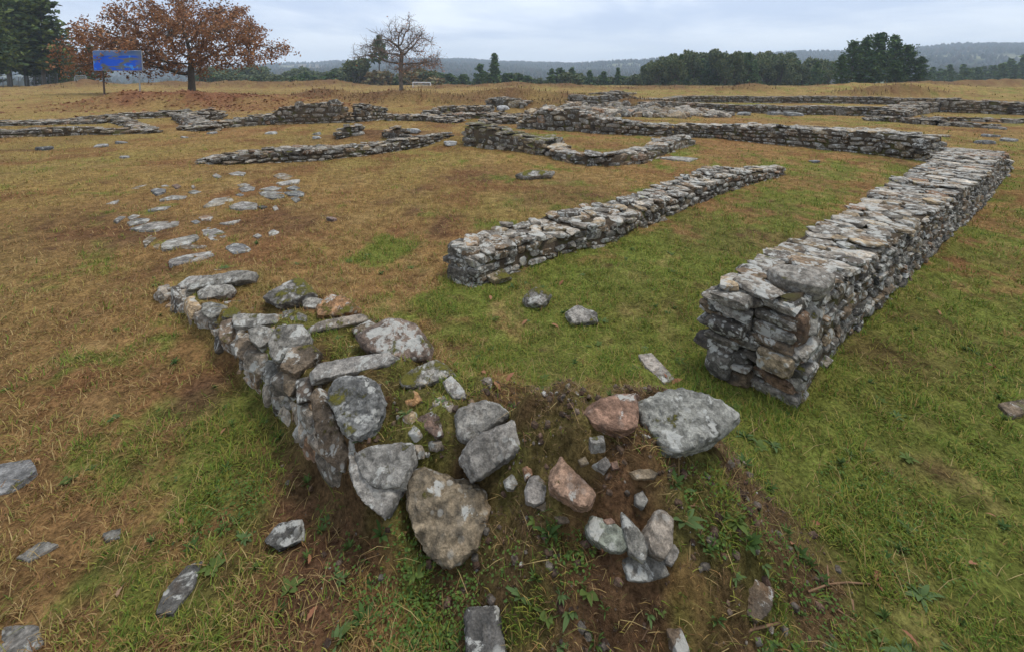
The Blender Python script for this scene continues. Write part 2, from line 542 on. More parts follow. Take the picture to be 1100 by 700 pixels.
def ground_col(x, y):
    g, bare, leaf, heath = fields(x, y)
    n = np.clip(.5 + .6 * fbm(x * .35, y * .35, s=81, o=4), 0, 1)
    c = lerp(np.broadcast_to(np.array([.235, .132, .060]), (*x.shape, 3)), [.210, .160, .056], n)
    r = np.hypot(x, y)
    c = lerp(c, [.235, .175, .070], sst(12, 34, r) * .7)
    c = lerp(c, [.112, .148, .030], sst(.40, .95, g) * .85)
    c = lerp(c, [.27, .19, .085], np.clip(1.3 * fbm(x * 2.3, y * 2.3, s=85, o=5) - .45, 0, .45))
    c = lerp(c, [.155, .076, .038], np.clip(1.6 * fbm(x * 1.3 + 9, y * 1.3, s=86, o=5) - .22, 0, .75) * (1 - .85 * sst(.45, .8, g)))
    c = lerp(c, [.100, .056, .034], bare * .88)
    d_, h_, s_d = bank_dist(np.clip(x, -9, 9), np.clip(y, 0, 12))
    c = lerp(c, [.115, .105, .032], (1 - sst(.25, .42, d_)) * np.clip(.5 + .9 * fbm(x * 6, y * 6, s=87, o=3), 0, 1) * .7)
    c = lerp(c, [.150, .066, .040], leaf * .9)
    c = lerp(c, [.12, .070, .042], heath * .85)
    return c * np.array([1.08, 1.06, 1.0])


# ------------------------------------------------------------------ stones
_ICO = {}


def ico(n):
    if n not in _ICO:
        b = bmesh.new(); bmesh.ops.create_icosphere(b, subdivisions=n, radius=1.0)
        V = np.array([v.co[:] for v in b.verts]); V /= np.linalg.norm(V, axis=1)[:, None]
        b.verts.ensure_lookup_table()
        F = np.array([[v.index for v in f.verts] for f in b.faces]); b.free()
        _ICO[n] = (V, F)
    return _ICO[n]


def radial(D, N, d, k):
    q = np.maximum(D @ N.T, 1e-4) / d
    return (np.sum(q ** k, axis=1)) ** (-1.0 / k)


def rock_unit(n, k=12, cuts=5, box=.06, rg=rng, slab=False):
    """a rough block that fills about the cube [-1,1]^3"""
    D, F = ico(n)
    N = np.array([[1, 0, 0], [-1, 0, 0], [0, 1, 0], [0, -1, 0], [0, 0, 1], [0, 0, -1]], float)
    N = N + rg.normal(0, box, N.shape) + 0.0
    d = 1 - rg.random(6) * .18
    C = rg.normal(0, 1, (cuts, 3)); C[:, 2] *= .12 if slab else .6; C /= np.linalg.norm(C, axis=1)[:, None]
    N = np.vstack([N / np.linalg.norm(N, axis=1)[:, None], C]); d = np.concatenate([d, .92 + rg.random(cuts) * .35 - (.16 if slab else 0)])
    r = radial(D, N, d, k)
    V = D * r[:, None]
    o = rg.random(3) * 100
    f = fbm(V[:, 0] * 1.7 + o[0], V[:, 1] * 1.7 + o[1], V[:, 2] * 1.7 + o[2], s=5, o=3)
    return V * (1 + .05 * f)[:, None], F


TINTS = [((.25, .245, .235), 3), ((.18, .177, .17), 3), ((.32, .31, .29), 1.8), ((.20, .16, .12), 2.6), ((.23, .16, .115), .5), ((.105, .10, .095), 1.8), ((.27, .23, .17), 1.4)]
_tc = np.array([a for a, _ in TINTS]); _tc = _tc * np.array([1.12, 1.03, .90]); _tw = np.array([b for _, b in TINTS]); _tw = _tw / _tw.sum()


def tint(warm=0.05):
    c = _tc[rng.choice(len(_tc), p=_tw)] * (.66 + .68 * rng.random())
    return c * np.array([1 + warm, 1, 1 - warm])


class Heap:
    """collects many rough stones into one mesh"""
    def __init__(s):
        s.V, s.F, s.C, s.n = [], [], [], 0

    def add(s, V, F, c):
        s.V.append(V); s.F.append(F + s.n); s.C.append(np.broadcast_to(c, V.shape)); s.n += len(V)

    def build(s, name, mat, parent=None, smooth=True):
        return mesh_np(name, np.vstack(s.V), [np.vstack(s.F)], mat, parent, np.vstack(s.C), smooth, sharp=24)


def placed(dim, at, yaw=0.0, tilt=(0, 0), lod=3, k=12, cuts=5, slab=False):
    V, F = rock_unit(lod, k, cuts, slab=slab)
    V = V * (np.asarray(dim) / 2)
    R = np.array(Matrix.Rotation(yaw, 3, 'Z') @ Matrix.Rotation(tilt[0], 3, 'X') @ Matrix.Rotation(tilt[1], 3, 'Y'))
    return V @ R.T + np.asarray(at), F


def resample(P, n):
    P = np.asarray(P, float)
    s = np.concatenate([[0], np.cumsum(np.linalg.norm(np.diff(P[:, :2], axis=0), axis=1))])
    t = np.linspace(0, s[-1], n)
    return np.stack([np.interp(t, s, P[:, i]) for i in range(P.shape[1])], 1), s[-1]


def wall(label, edge_a, edge_b, stone=(.22, .085), slab=(.28, .045), lod=3, toplod=3, mat=None, capmat=None, batter=.04, capn=0, ends=(True, True), cat='stone wall', rough=1.0, group=None, name='ruined_wall', gaps=.0, cap=True, faces=(True, True), warm=0.0, tone=.74, captone=.95):
    """edge_a / edge_b: top edges [(x, y, height above ground)] running the same way"""
    NS = 60
    A, LA = resample(edge_a, NS); B, LB = resample(edge_b, NS)
    L = (LA + LB) / 2
    mid = (A + B) / 2
    mat = mat or M_SCHIST; capmat = capmat or M_SCHIST_TOP
    # ragged top line
    s = np.linspace(0, L, NS)
    j = 1 + .10 * rough * fbm(s * 2.2, s * 0 + LA * 7, s=91, o=3)
    A[:, 2] *= j; B[:, 2] *= j
    za = H(A[:, 0], A[:, 1], False); zb = H(B[:, 0], B[:, 1], False)
    base = np.minimum(za, zb) - .06
    root = empty(name, (float(mid[NS // 2, 0]), float(mid[NS // 2, 1]), float(base[NS // 2])))
    off = np.array(root.location)
    tag(root, label, cat, group, 'thing')
    FOOT.append(np.vstack([A[:, :2], B[::-1, :2]]))

    def at(t):
        i = np.clip(t, 0, .99999) * (NS - 1); k = int(i); f = i - k
        g = lambda Q: Q[k] + (Q[k + 1] - Q[k]) * f
        return g(A), g(B), g(za), g(zb), g(base)

    # core
    V, F = [], []
    nz = 5
    for i in range(NS):
        c = (A[i] + B[i]) / 2
        if i in (0, NS - 1):
            c = c.copy(); q_ = (mid[1] - mid[0] if i == 0 else mid[-2] - mid[-1])[:2]; c[:2] += q_ / np.linalg.norm(q_) * min(.05, L / NS * .9)
        ins = .020 if lod >= 3 else .035
        wv = (A[i, :2] - B[i, :2]); wl = np.linalg.norm(wv) + 1e-6; wv = wv / wl
        hw = max(wl / 2 - ins, .03)
        za_t = base[i] + .06 + max(A[i, 2], .02) - slab[1] * .6; zb_t = base[i] + .06 + max(B[i, 2], .02) - slab[1] * .6
        for kx in np.linspace(-1, 1, 5):
            z = zb_t + (za_t - zb_t) * (kx + 1) / 2
            V.append([c[0] + wv[0] * hw * kx, c[1] + wv[1] * hw * kx, z + rng.normal(0, .008)])
        V.append([c[0] + wv[0] * (hw + batter), c[1] + wv[1] * (hw + batter), base[i] - .12])
        V.append([c[0] - wv[0] * (hw + batter), c[1] - wv[1] * (hw + batter), base[i] - .12])
    V = np.array(V); q = []
    for i in range(NS - 1):
        a = i * 7; b = a + 7
        for k in range(4): q.append([a + k, a + k + 1, b + k + 1, b + k])
        q.append([a + 4, a + 5, b + 5, b + 4]); q.append([a + 6, a, b, b + 6])
    for a in (0, (NS - 1) * 7):
        q += [[a + 6, a + 5, a + 4, a + 0], ]
    # end caps slightly inset so facing stones stand proud
    mesh_np('core', V - off, [np.array(q)], M_CORE, root, smooth=False)
    # facing
    hp = Heap()
    hmean = (A[:, 2].mean() + B[:, 2].mean()) / 2 + .06
    nc = max(1, int(round(hmean / stone[1])))

    def face(p_of, length, nrm_of, zlo_of, top_of):
        if length < .05: return
        edges = np.linspace(0, 1, nc + 1) + np.concatenate([[0], rng.normal(0, .18 / nc, nc - 1) if nc > 1 else [], [0]])
        for c in range(nc):
            u = -rng.random() * .1
            while u < length:
                sl_ = stone[0] * (.45 + 1.1 * rng.random() ** 1.3)
                uc = u + sl_ / 2
                if uc > length + .03: break
                tt = np.clip(uc / length, 0, 1)
                x, y, = p_of(tt); nx, ny = nrm_of(tt); zl, zt = zlo_of(tt), top_of(tt)
                f0, f1 = edges[c], edges[c + 1]
                hgt = (zt - zl) * (f1 - f0)
                zc_ = zl + (zt - zl) * (f0 + f1) / 2 + rng.normal(0, .006)
                if rng.random() < .12 and c < nc - 1:
                    zc_ += hgt * .5; hgt *= 2.0
                if rng.random() >= gaps:
                    dep = .16 + .08 * rng.random()
                    fr = (zc_ - zl) / max(zt - zl, .01)
                    o_ = batter * (1 - fr) - dep / 2 + rng.normal(0, .007 * rough) + .006
                    yaw = math.atan2(ny, nx) - math.pi / 2 + rng.normal(0, .06 * rough)
                    Vs, Fs = placed((sl_ * (.96 + .10 * rng.random()), dep, hgt * (.93 + .13 * rng.random())), (x + nx * o_, y + ny * o_, zc_), yaw, (rng.normal(0, .05), rng.normal(0, .07 * rough)), lod, 40, 6)
                    hp.add(Vs - off, Fs, tint(warm + .05 * (rng.random() - .3)) * tone)
                u += sl_ * 1.02

    def mk(Q, zq, P):
        def nrm(t):
            a, b, *_ = at(t); v = (a - b)[:2] if Q is A else (b - a)[:2]
            i = min(int(t * (NS - 1)), NS - 2); d = (Q[i + 1] - Q[i])[:2]; n = np.array([d[1], -d[0]]); n = n / (np.linalg.norm(n) + 1e-9)
            return n if n @ v > 0 else -n
        g = lambda arr, t: np.interp(t, np.linspace(0, 1, NS), arr)
        face(lambda t: (g(Q[:, 0], t), g(Q[:, 1], t)), P, nrm, lambda t: g(zq, t) - .05, lambda t: g(base, t) + .06 + g(Q[:, 2], t) - slab[1] * .5)

    if faces[0]: mk(A, za, LA)
    if faces[1]: mk(B, zb, LB)
    for e, tt in ((0, 0.0), (1, 1.0)):
        if not ends[e]: continue
        i = 0 if e == 0 else NS - 1; i2 = 1 if e == 0 else NS - 2
        d = mid[i, :2] - mid[i2, :2]; d = d / np.linalg.norm(d)
        P0, P1 = A[i], B[i]; wl = np.linalg.norm((P0 - P1)[:2])
        face(lambda t: tuple((P0 + (P1 - P0) * t)[:2]), wl, lambda t: d, lambda t: za[i] + (zb[i] - za[i]) * t - .05, lambda t: base[i] + .06 + P0[2] + (P1[2] - P0[2]) * t - slab[1] * .5)
    hp.build('facing', mat, root)
    # capping slabs
    if cap:
        slabs = []
        wid = np.linalg.norm((A - B)[:, :2], axis=1).mean()
        u = 0.0
        while u < L:
            step = slab[0] * (.45 + .35 * rng.random())
            v = -.02
            tt = min((u + step / 2) / L, 1)
            a, b, z_a, z_b, bs = at(tt); wl = np.linalg.norm((a - b)[:2])
            while v < wl:
                sw = slab[0] * (.5 + .9 * rng.random())
                vc = (v + sw / 2) / wl
                if vc > 1.02: break
                mg = min(.48, (sw * .5 - .02) / wl)
                p = b + (a - b) * np.clip(vc + rng.normal(0, .02), mg, 1 - mg)
                d2 = at(min(tt + .03, 1))[0] - at(max(tt - .03, 0))[0]
                yaw = math.atan2(d2[1], d2[0]) + math.pi / 2 + rng.normal(0, .5)
                th = slab[1] * (.6 + .9 * rng.random())
                z = bs + .06 + p[2] + rng.normal(0, .010 * rough) - th * .2
                slabs.append((sw * step, (sw * 1.02, step * 1.18, th), (p[0] + rng.normal(0, .015), p[1] + rng.normal(0, .015), z), yaw, (rng.normal(0, .05 * rough), rng.normal(0, .05 * rough))))
                v += sw * .96
            u += step * .92
        slabs.sort(key=lambda q: -q[0])
        rest = Heap()
        if 0 < len(slabs) - capn < 25 and capn: capn = len(slabs)
        for i, (a_, dim, p, yaw, tl) in enumerate(slabs):
            Vs, Fs = placed(dim, p, yaw, tl, toplod, 44, 7, True)
            cc = tint(.04) * captone
            if i < capn:
                h1 = Heap(); h1.add(Vs - off, Fs, cc); h1.build('cap_stone', capmat, root)
            else:
                rest.add(Vs - off, Fs, cc)
        if rest.n:
            o = rest.build('capping', capmat, root)
            if capn or len(slabs) > 100: o['kind'] = 'stuff'
    return root


def front_wall(label, base_px, heights, thick, hs=.88, **kw):
    """a wall known by the foot of the face it turns to the viewer"""
    P = np.array([[*hit(px, py)[:2]] for px, py in base_px])
    hh = np.interp(np.linspace(0, 1, len(P)), np.linspace(0, 1, len(heights)), heights) * hs
    N = []
    for i in range(len(P)):
        d = P[min(i + 1, len(P) - 1)] - P[max(i - 1, 0)]; n = np.array([-d[1], d[0]]); n /= np.linalg.norm(n)
        if n @ P[i] < 0: n = -n
        N.append(n)
    N = np.array(N); T = np.interp(np.linspace(0, 1, len(P)), np.linspace(0, 1, len(thick)), thick) if isinstance(thick, (list, tuple)) else np.full(len(P), thick)
    T = T * .85
    Bk = P + N * T[:, None]
    return wall(label, np.column_stack([P, hh]), np.column_stack([Bk, hh]), **kw)


REG = {'o': (0, 0, 1.0), 'z1': (170, 270, 3.889), 'z2': (320, 360, 3.5), 'z3': (460, 400, 2.918), 'zl': (110, 170, 4.665), 'z4': (740, 230, 3.333)}


def topx(reg, poly):
    x0, y0, s = REG[reg]
    return [(x0 + x / s, y0 + y / s) for x, y in poly]


def hull_planes(P):
    b = bmesh.new()
    for p in P: b.verts.new(p)
    bmesh.ops.convex_hull(b, input=b.verts[:])
    b.normal_update()
    N, d = [], []
    c0 = np.mean(P, 0)
    fs = sorted(b.faces, key=lambda f: -f.calc_area())
    for f in fs:
        n = np.array(f.normal[:]); q = np.array(f.verts[0].co[:])
        if not np.isfinite(n).all() or np.linalg.norm(n) < .5: continue
        dd = n @ (q - c0)
        if dd < 0: n, dd = -n, -dd
        if dd < 1e-3: continue
        if any(n @ m > .975 for m in N): continue
        N.append(n); d.append(dd)
    b.free()
    return np.array(N), np.array(d), c0


def poly_stone(name, reg, poly, mode='block', h=None, lod=5, k=26, mat=None, col=None, parent=None, label=None, cat='stone', group=None, zoff=0.0, rough=.045, base_z=None, lean=42, thick=.42, grow=1.06):
    px = np.array(topx(reg, poly))
    y0, y1 = px[:, 1].min(), px[:, 1].max(); xm = px[:, 0].mean()
    g = hit(px[:, 0].mean(), y0 + (y1 - y0) * (.5 if mode == 'flat' else .8)) if base_z is None else None
    t = (np.linalg.norm(g - CAM) if g is not None else 3.2)
    mpp = t / FPX
    if h is None:
        wm, hm = (px[:, 0].max() - px[:, 0].min()) * mpp, (y1 - y0) * mpp
        h = (.03 + .06 * min(wm, .3)) if mode == 'flat' else .55 * min(wm, hm * 1.2)
    zg = (g[2] if base_z is None else base_z) + zoff
    zt = zg + h
    pts = []
    if mode == 'flat':
        zt = zg + h * .28
        top = np.array([[*G(x, y, zt), zt] for x, y in px])
        c = top.mean(0)
        for p in top:
            pts.append(p)
            pts.append([c[0] + (p[0] - c[0]) * 1.06, c[1] + (p[1] - c[1]) * 1.06, zg - h * .6])
    else:
        # outline on a plane that leans back; the near face and top swell out of it, the rear sinks into the ground
        if base_z is None:
            B = hit(px[:, 0].mean(), y0 + (y1 - y0) * .88)
        else:
            B = np.array([*G(px[:, 0].mean(), y1, base_z), base_z])
        B = B + [0, 0, zoff * .5]
        th = math.radians(lean)
        n_ = np.array([0, -math.sin(th), math.cos(th)]); up_ = np.array([0, math.cos(th), math.sin(th)])
        O = []
        for x, y in px:
            dd = ray(x, y); O.append(CAM + dd * ((B - CAM) @ n_) / (dd @ n_))
        O = np.array(O); c = O.mean(0)
        f_ = (O - B) @ up_; f_ = (f_ - f_.min()) / (np.ptp(f_) + 1e-6)
        Lp = float(np.ptp((O - B) @ up_)); Wp = float(np.ptp(O[:, 0]))
        T = thick * min(Lp, Wp * 1.1)
        for i, p in enumerate(O):
            pts.append(p)
            sh = .80 + .10 * ((i * 37 % 10) / 10)
            q = c + (p - c) * sh
            pts.append(q + n_ * T * (1.0 - .62 * f_[i]) * (.9 + .2 * (i * 53 % 10) / 10))
            pts.append(c + (p - c) * .88 - n_ * T * .9)
            pts.append(c + (p - c) * .6 - n_ * T * 1.3)
        zg = float(B[2])
    pts = np.array(pts, float)
    lo, hi = pts.min(0), pts.max(0); ctr = (lo + hi) / 2; sc = np.maximum((hi - lo) / 2, .01)
    N, d, c0 = hull_planes((pts - ctr) / sc)
    D, F = ico(lod)
    V = D * radial(D, N, d * grow, k)[:, None] + c0
    V = V * sc + ctr
    size = float(np.mean(np.sort(sc)[1:]))
    f = 1.6 / max(size, .03)
    o = rng.random(3) * 50
    q = fbm(V[:, 0] * f + o[0], V[:, 1] * f + o[1], V[:, 2] * f + o[2], s=7, o=5)
    q2 = np.abs(fbm(V[:, 0] * f * 2.3 + o[1], V[:, 1] * f * 2.3, V[:, 2] * f * 2.3, s=17, o=3))
    nrm = (V - V.mean(0)) / sc; nrm /= np.linalg.norm(nrm, axis=1)[:, None] + 1e-9
    V = V + nrm * (sc.min() * rough * 2.2 * (.6 * q - .9 * q2 + .5 * fbm(V[:, 0] * f * 5, V[:, 1] * f * 5, V[:, 2] * f * 5, s=27, o=3)))[:, None]
    base = np.array([V[:, 0].mean(), V[:, 1].mean(), zg])
    off = np.array(parent.location) if parent is not None else base
    cc = np.broadcast_to(np.array(col if col is not None else tint(0.05)) * np.array([1.0, .93, .83]) * .92 * (.985 + .03 * rng.random(3)), V.shape)
    ob = mesh_np(name, V - off, [F], mat or M_SCHIST, parent, cc, sharp=26 if lod < 6 else 34)
    if parent is None: ob.location = base
    if label: ob['label'] = label
    if parent is None and cat: ob['category'] = cat; ob['kind'] = 'thing'
    if group: ob['group'] = group
    # footprint for the grass, a bit smaller than the stone
    xy = V[:, :2]; a = np.arctan2(xy[:, 1] - base[1], xy[:, 0] - base[0]); rr = np.hypot(xy[:, 0] - base[0], xy[:, 1] - base[1])
    fp = []
    for kk in range(14):
        mk = np.abs((a - kk * math.pi / 7 + math.pi) % (2 * math.pi) - math.pi) < .3
        rmax = rr[mk].max() if mk.any() else .01
        fp.append([base[0] + math.cos(kk * math.pi / 7) * rmax * (.70 if mode == 'flat' else .80), base[1] + math.sin(kk * math.pi / 7) * rmax * (.70 if mode == 'flat' else .80)])
    FOOT.append(np.array(fp))
    return ob


# ------------------------------------------------------------------ the ruined wall at the camera's feet
GR = (.23, .23, .22); LG = (.31, .305, .295); DK = (.11, .11, .11); BR = (.18, .145, .11); PK = (.23, .16, .13); TAN = (.25, .21, .155); BLU = (.22, .23, .24)
p = hit(330, 400)
low_wall = empty('ruined_wall', (p[0], p[1], 0))
tag(low_wall, 'low tumbled earth-filled wall of big rough stones leading down to the bare soil bank', 'stone wall', 'ruined walls of the settlement', 'thing')
for reg, poly, mode, kw in [
    ('z1', [(88, 150), (140, 110), (225, 105), (235, 125), (160, 160), (110, 168)], 'block', dict(mat=M_GREY, col=LG, h=.09, label='pale flat slab at the far end of the low wall')),
    ('z1', [(140, 150), (230, 115), (330, 85), (398, 95), (385, 130), (300, 142), (180, 165), (150, 180)], 'block', dict(mat=M_PLAIN, col=GR, h=.12, label='long weathered slab lying across the wall end')),
    ('z1', [(175, 175), (210, 150), (300, 145), (315, 165), (290, 195), (190, 212)], 'block', dict(mat=M_PLAIN, col=LG, h=.10)),
    ('z1', [(275, 200), (320, 193), (322, 205), (285, 214)], 'flat', dict(mat=M_GREY, col=LG)),
    ('z1', [(278, 212), (345, 205), (352, 230), (290, 236)], 'block', dict(mat=M_GREY, col=LG, h=.05)),
    ('z1', [(190, 225), (230, 218), (290, 235), (285, 265), (240, 295), (195, 265)], 'block', dict(mat=M_GREY, col=GR, h=.14)),
    ('z1', [(280, 250), (320, 235), (345, 255), (330, 285), (275, 285)], 'block', dict(mat=M_MOSSY, col=GR, h=.06)),
    ('z1', [(460, 205), (485, 180), (575, 120), (602, 125), (655, 190), (600, 220), (585, 232), (520, 245)], 'block', dict(mat=M_MOSSY, col=GR, h=.20, zoff=.02, label='peaked stone with a thick green moss cap')),
    ('z1', [(672, 230), (725, 188), (790, 200), (838, 240), (830, 265), (760, 285), (680, 288)], 'block', dict(mat=M_MOSSY, col=(.36, .22, .12), h=.16, label='orange-brown stone with moss on its top')),
    ('z1', [(605, 210), (640, 195), (690, 205), (665, 250), (615, 240)], 'block', dict(mat=M_GREY, col=LG, h=.09)),
    ('z1', [(640, 325), (700, 295), (840, 268), (875, 285), (862, 300), (720, 338), (650, 355)], 'block', dict(mat=M_GREY, col=(.28, .25, .22), h=.10)),
    ('z1', [(322, 275), (350, 265), (522, 268), (532, 300), (420, 318), (395, 330), (330, 318)], 'block', dict(mat=M_GREY, col=LG, h=.10, zoff=.05, label='broad flat pale slab with a rusty rim')),
    ('z1', [(382, 330), (430, 315), (492, 330), (490, 375), (445, 418), (395, 375)], 'block', dict(mat=M_GREY, col=GR, h=.10, zoff=.04)),
    ('z1', [(478, 370), (510, 325), (600, 318), (612, 345), (632, 365), (622, 400), (560, 435), (520, 475), (488, 440)], 'block', dict(mat=M_PLAIN, col=GR, h=.16, zoff=.03)),
    ('z1', [(522, 490), (560, 410), (640, 395), (675, 430), (645, 485), (590, 528)], 'block', dict(mat=M_MOSSY, col=BR, h=.15, zoff=.02)),
    ('z1', [(525, 255), (560, 248), (615, 270), (622, 300), (540, 305)], 'block', dict(mat=M_MOSSY, col=GR, h=.09)),
    ('z1', [(818, 325), (880, 293), (938, 320), (900, 350), (825, 350)], 'block', dict(mat=M_SCHIST, col=BR, h=.08)),
    ('o', [(386, 362), (418, 345), (445, 350), (462, 375), (457, 387), (440, 390), (418, 384), (398, 378)], 'block', dict(mat=M_GREY, col=(.21, .165, .14), thick=.28, label='pinkish brown block beside the pale lichen bar')),
    ('z1', [(272, 300), (320, 285), (338, 330), (328, 400), (283, 370)], 'block', dict(mat=M_MOSSY, col=BR, h=.26, lean=52, thick=.6)),
    ('z1', [(340, 365), (380, 365), (445, 420), (440, 485), (370, 450), (338, 410)], 'block', dict(mat=M_SCHIST, col=BR, h=.24, lean=52, thick=.6)),
    ('z1', [(455, 460), (492, 465), (540, 520), (525, 580), (475, 550)], 'block', dict(mat=M_SCHIST, col=GR, h=.24, lean=52, thick=.6)),
    ('z1', [(530, 505), (592, 525), (602, 565), (575, 610), (548, 585)], 'block', dict(mat=M_SCHIST, col=BR, h=.20, lean=52, thick=.6)),
    ('z1', [(585, 540), (655, 520), (670, 620), (610, 640)], 'block', dict(mat=M_SCHIST, col=DK, h=.20, lean=52, thick=.6)),
    ('z1', [(522, 610), (545, 596), (578, 620), (578, 665), (538, 655)], 'block', dict(mat=M_GREY, col=GR, h=.10)),
    ('z1', [(655, 505), (690, 478), (820, 448), (950, 428), (994, 460), (960, 485), (840, 495), (720, 540), (668, 552)], 'block', dict(mat=M_GREY, col=LG, h=.13, zoff=.02, label='long pale bar of stone crusted with lichen')),
    ('z2', [(62, 250), (80, 212), (115, 240), (155, 300), (215, 420), (205, 500), (150, 460), (92, 365)], 'block', dict(mat=M_GREY, col=BR, h=.30, lean=58, thick=.35, label='upright slab set on edge behind the round boulder')),
    ('z2', [(228, 450), (260, 433), (330, 440), (380, 412), (422, 418), (435, 480), (400, 570), (330, 580), (285, 565), (238, 505)], 'block', dict(mat=M_GRANITE, col=GR, h=.19, zoff=.02)),
    ('z2', [(203, 460), (240, 490), (330, 580), (388, 578), (378, 605), (345, 668), (250, 595), (212, 525)], 'block', dict(mat=M_PLAIN, col=LG, h=.15, lean=55, label='sharp pale grey slab jutting from the foot of the wall')),
    ('z2', [(392, 165), (430, 138), (510, 98), (552, 115), (582, 155), (550, 178), (490, 195), (440, 205), (398, 195)], 'block', dict(mat=M_MOSSY, col=LG, h=.10, zoff=.01)),
    ('z2', [(548, 178), (580, 158), (622, 205), (637, 245), (590, 245), (568, 218)], 'block', dict(mat=M_GREY, col=LG, h=.08)),
]:
    poly_stone('wall_stone', reg, poly, mode, parent=low_wall, cat=None, grow=1.2, **kw)

# the rough face of the wall behind and below those stones, and small chocking stones between them
hp = Heap(); off = np.array(low_wall.location)
for i in range(230):
    t_ = rng.random() * (3.0 if i < 130 else 4.0); k = int(t_); f = t_ - k
    q0, q1 = np.array(BANK[k]), np.array(BANK[k + 1]); q = q0 + (q1 - q0) * f
    d = (q1 - q0)[:2]; d /= np.linalg.norm(d); nl = np.array([d[1], -d[0]])
    nl = nl if nl[0] < 0 or nl[1] < 0 else -nl
    face_ = i < 130
    o_ = (.20 + .05 * rng.random()) if face_ else (rng.random() - .5) * .55
    x, y = q[:2] + nl * o_
    if face_:
        s_ = .06 + .09 * rng.random(); z = rng.random() * q[2] * .72
    else:
        s_ = .02 + .05 * rng.random() ** 2; z = hz(x, y)
    Vs, Fs = placed((s_ * 1.7, s_ * .8, s_ * .75), (x, y, z), math.atan2(d[1], d[0]) + rng.normal(0, .25), (rng.normal(0, .2), rng.normal(0, .2)), 3, 20, 5)
    hp.add(Vs - off, Fs, tint(.08))
hp.build('rubble_facing', M_SCHIST, low_wall)['kind'] = 'stuff'

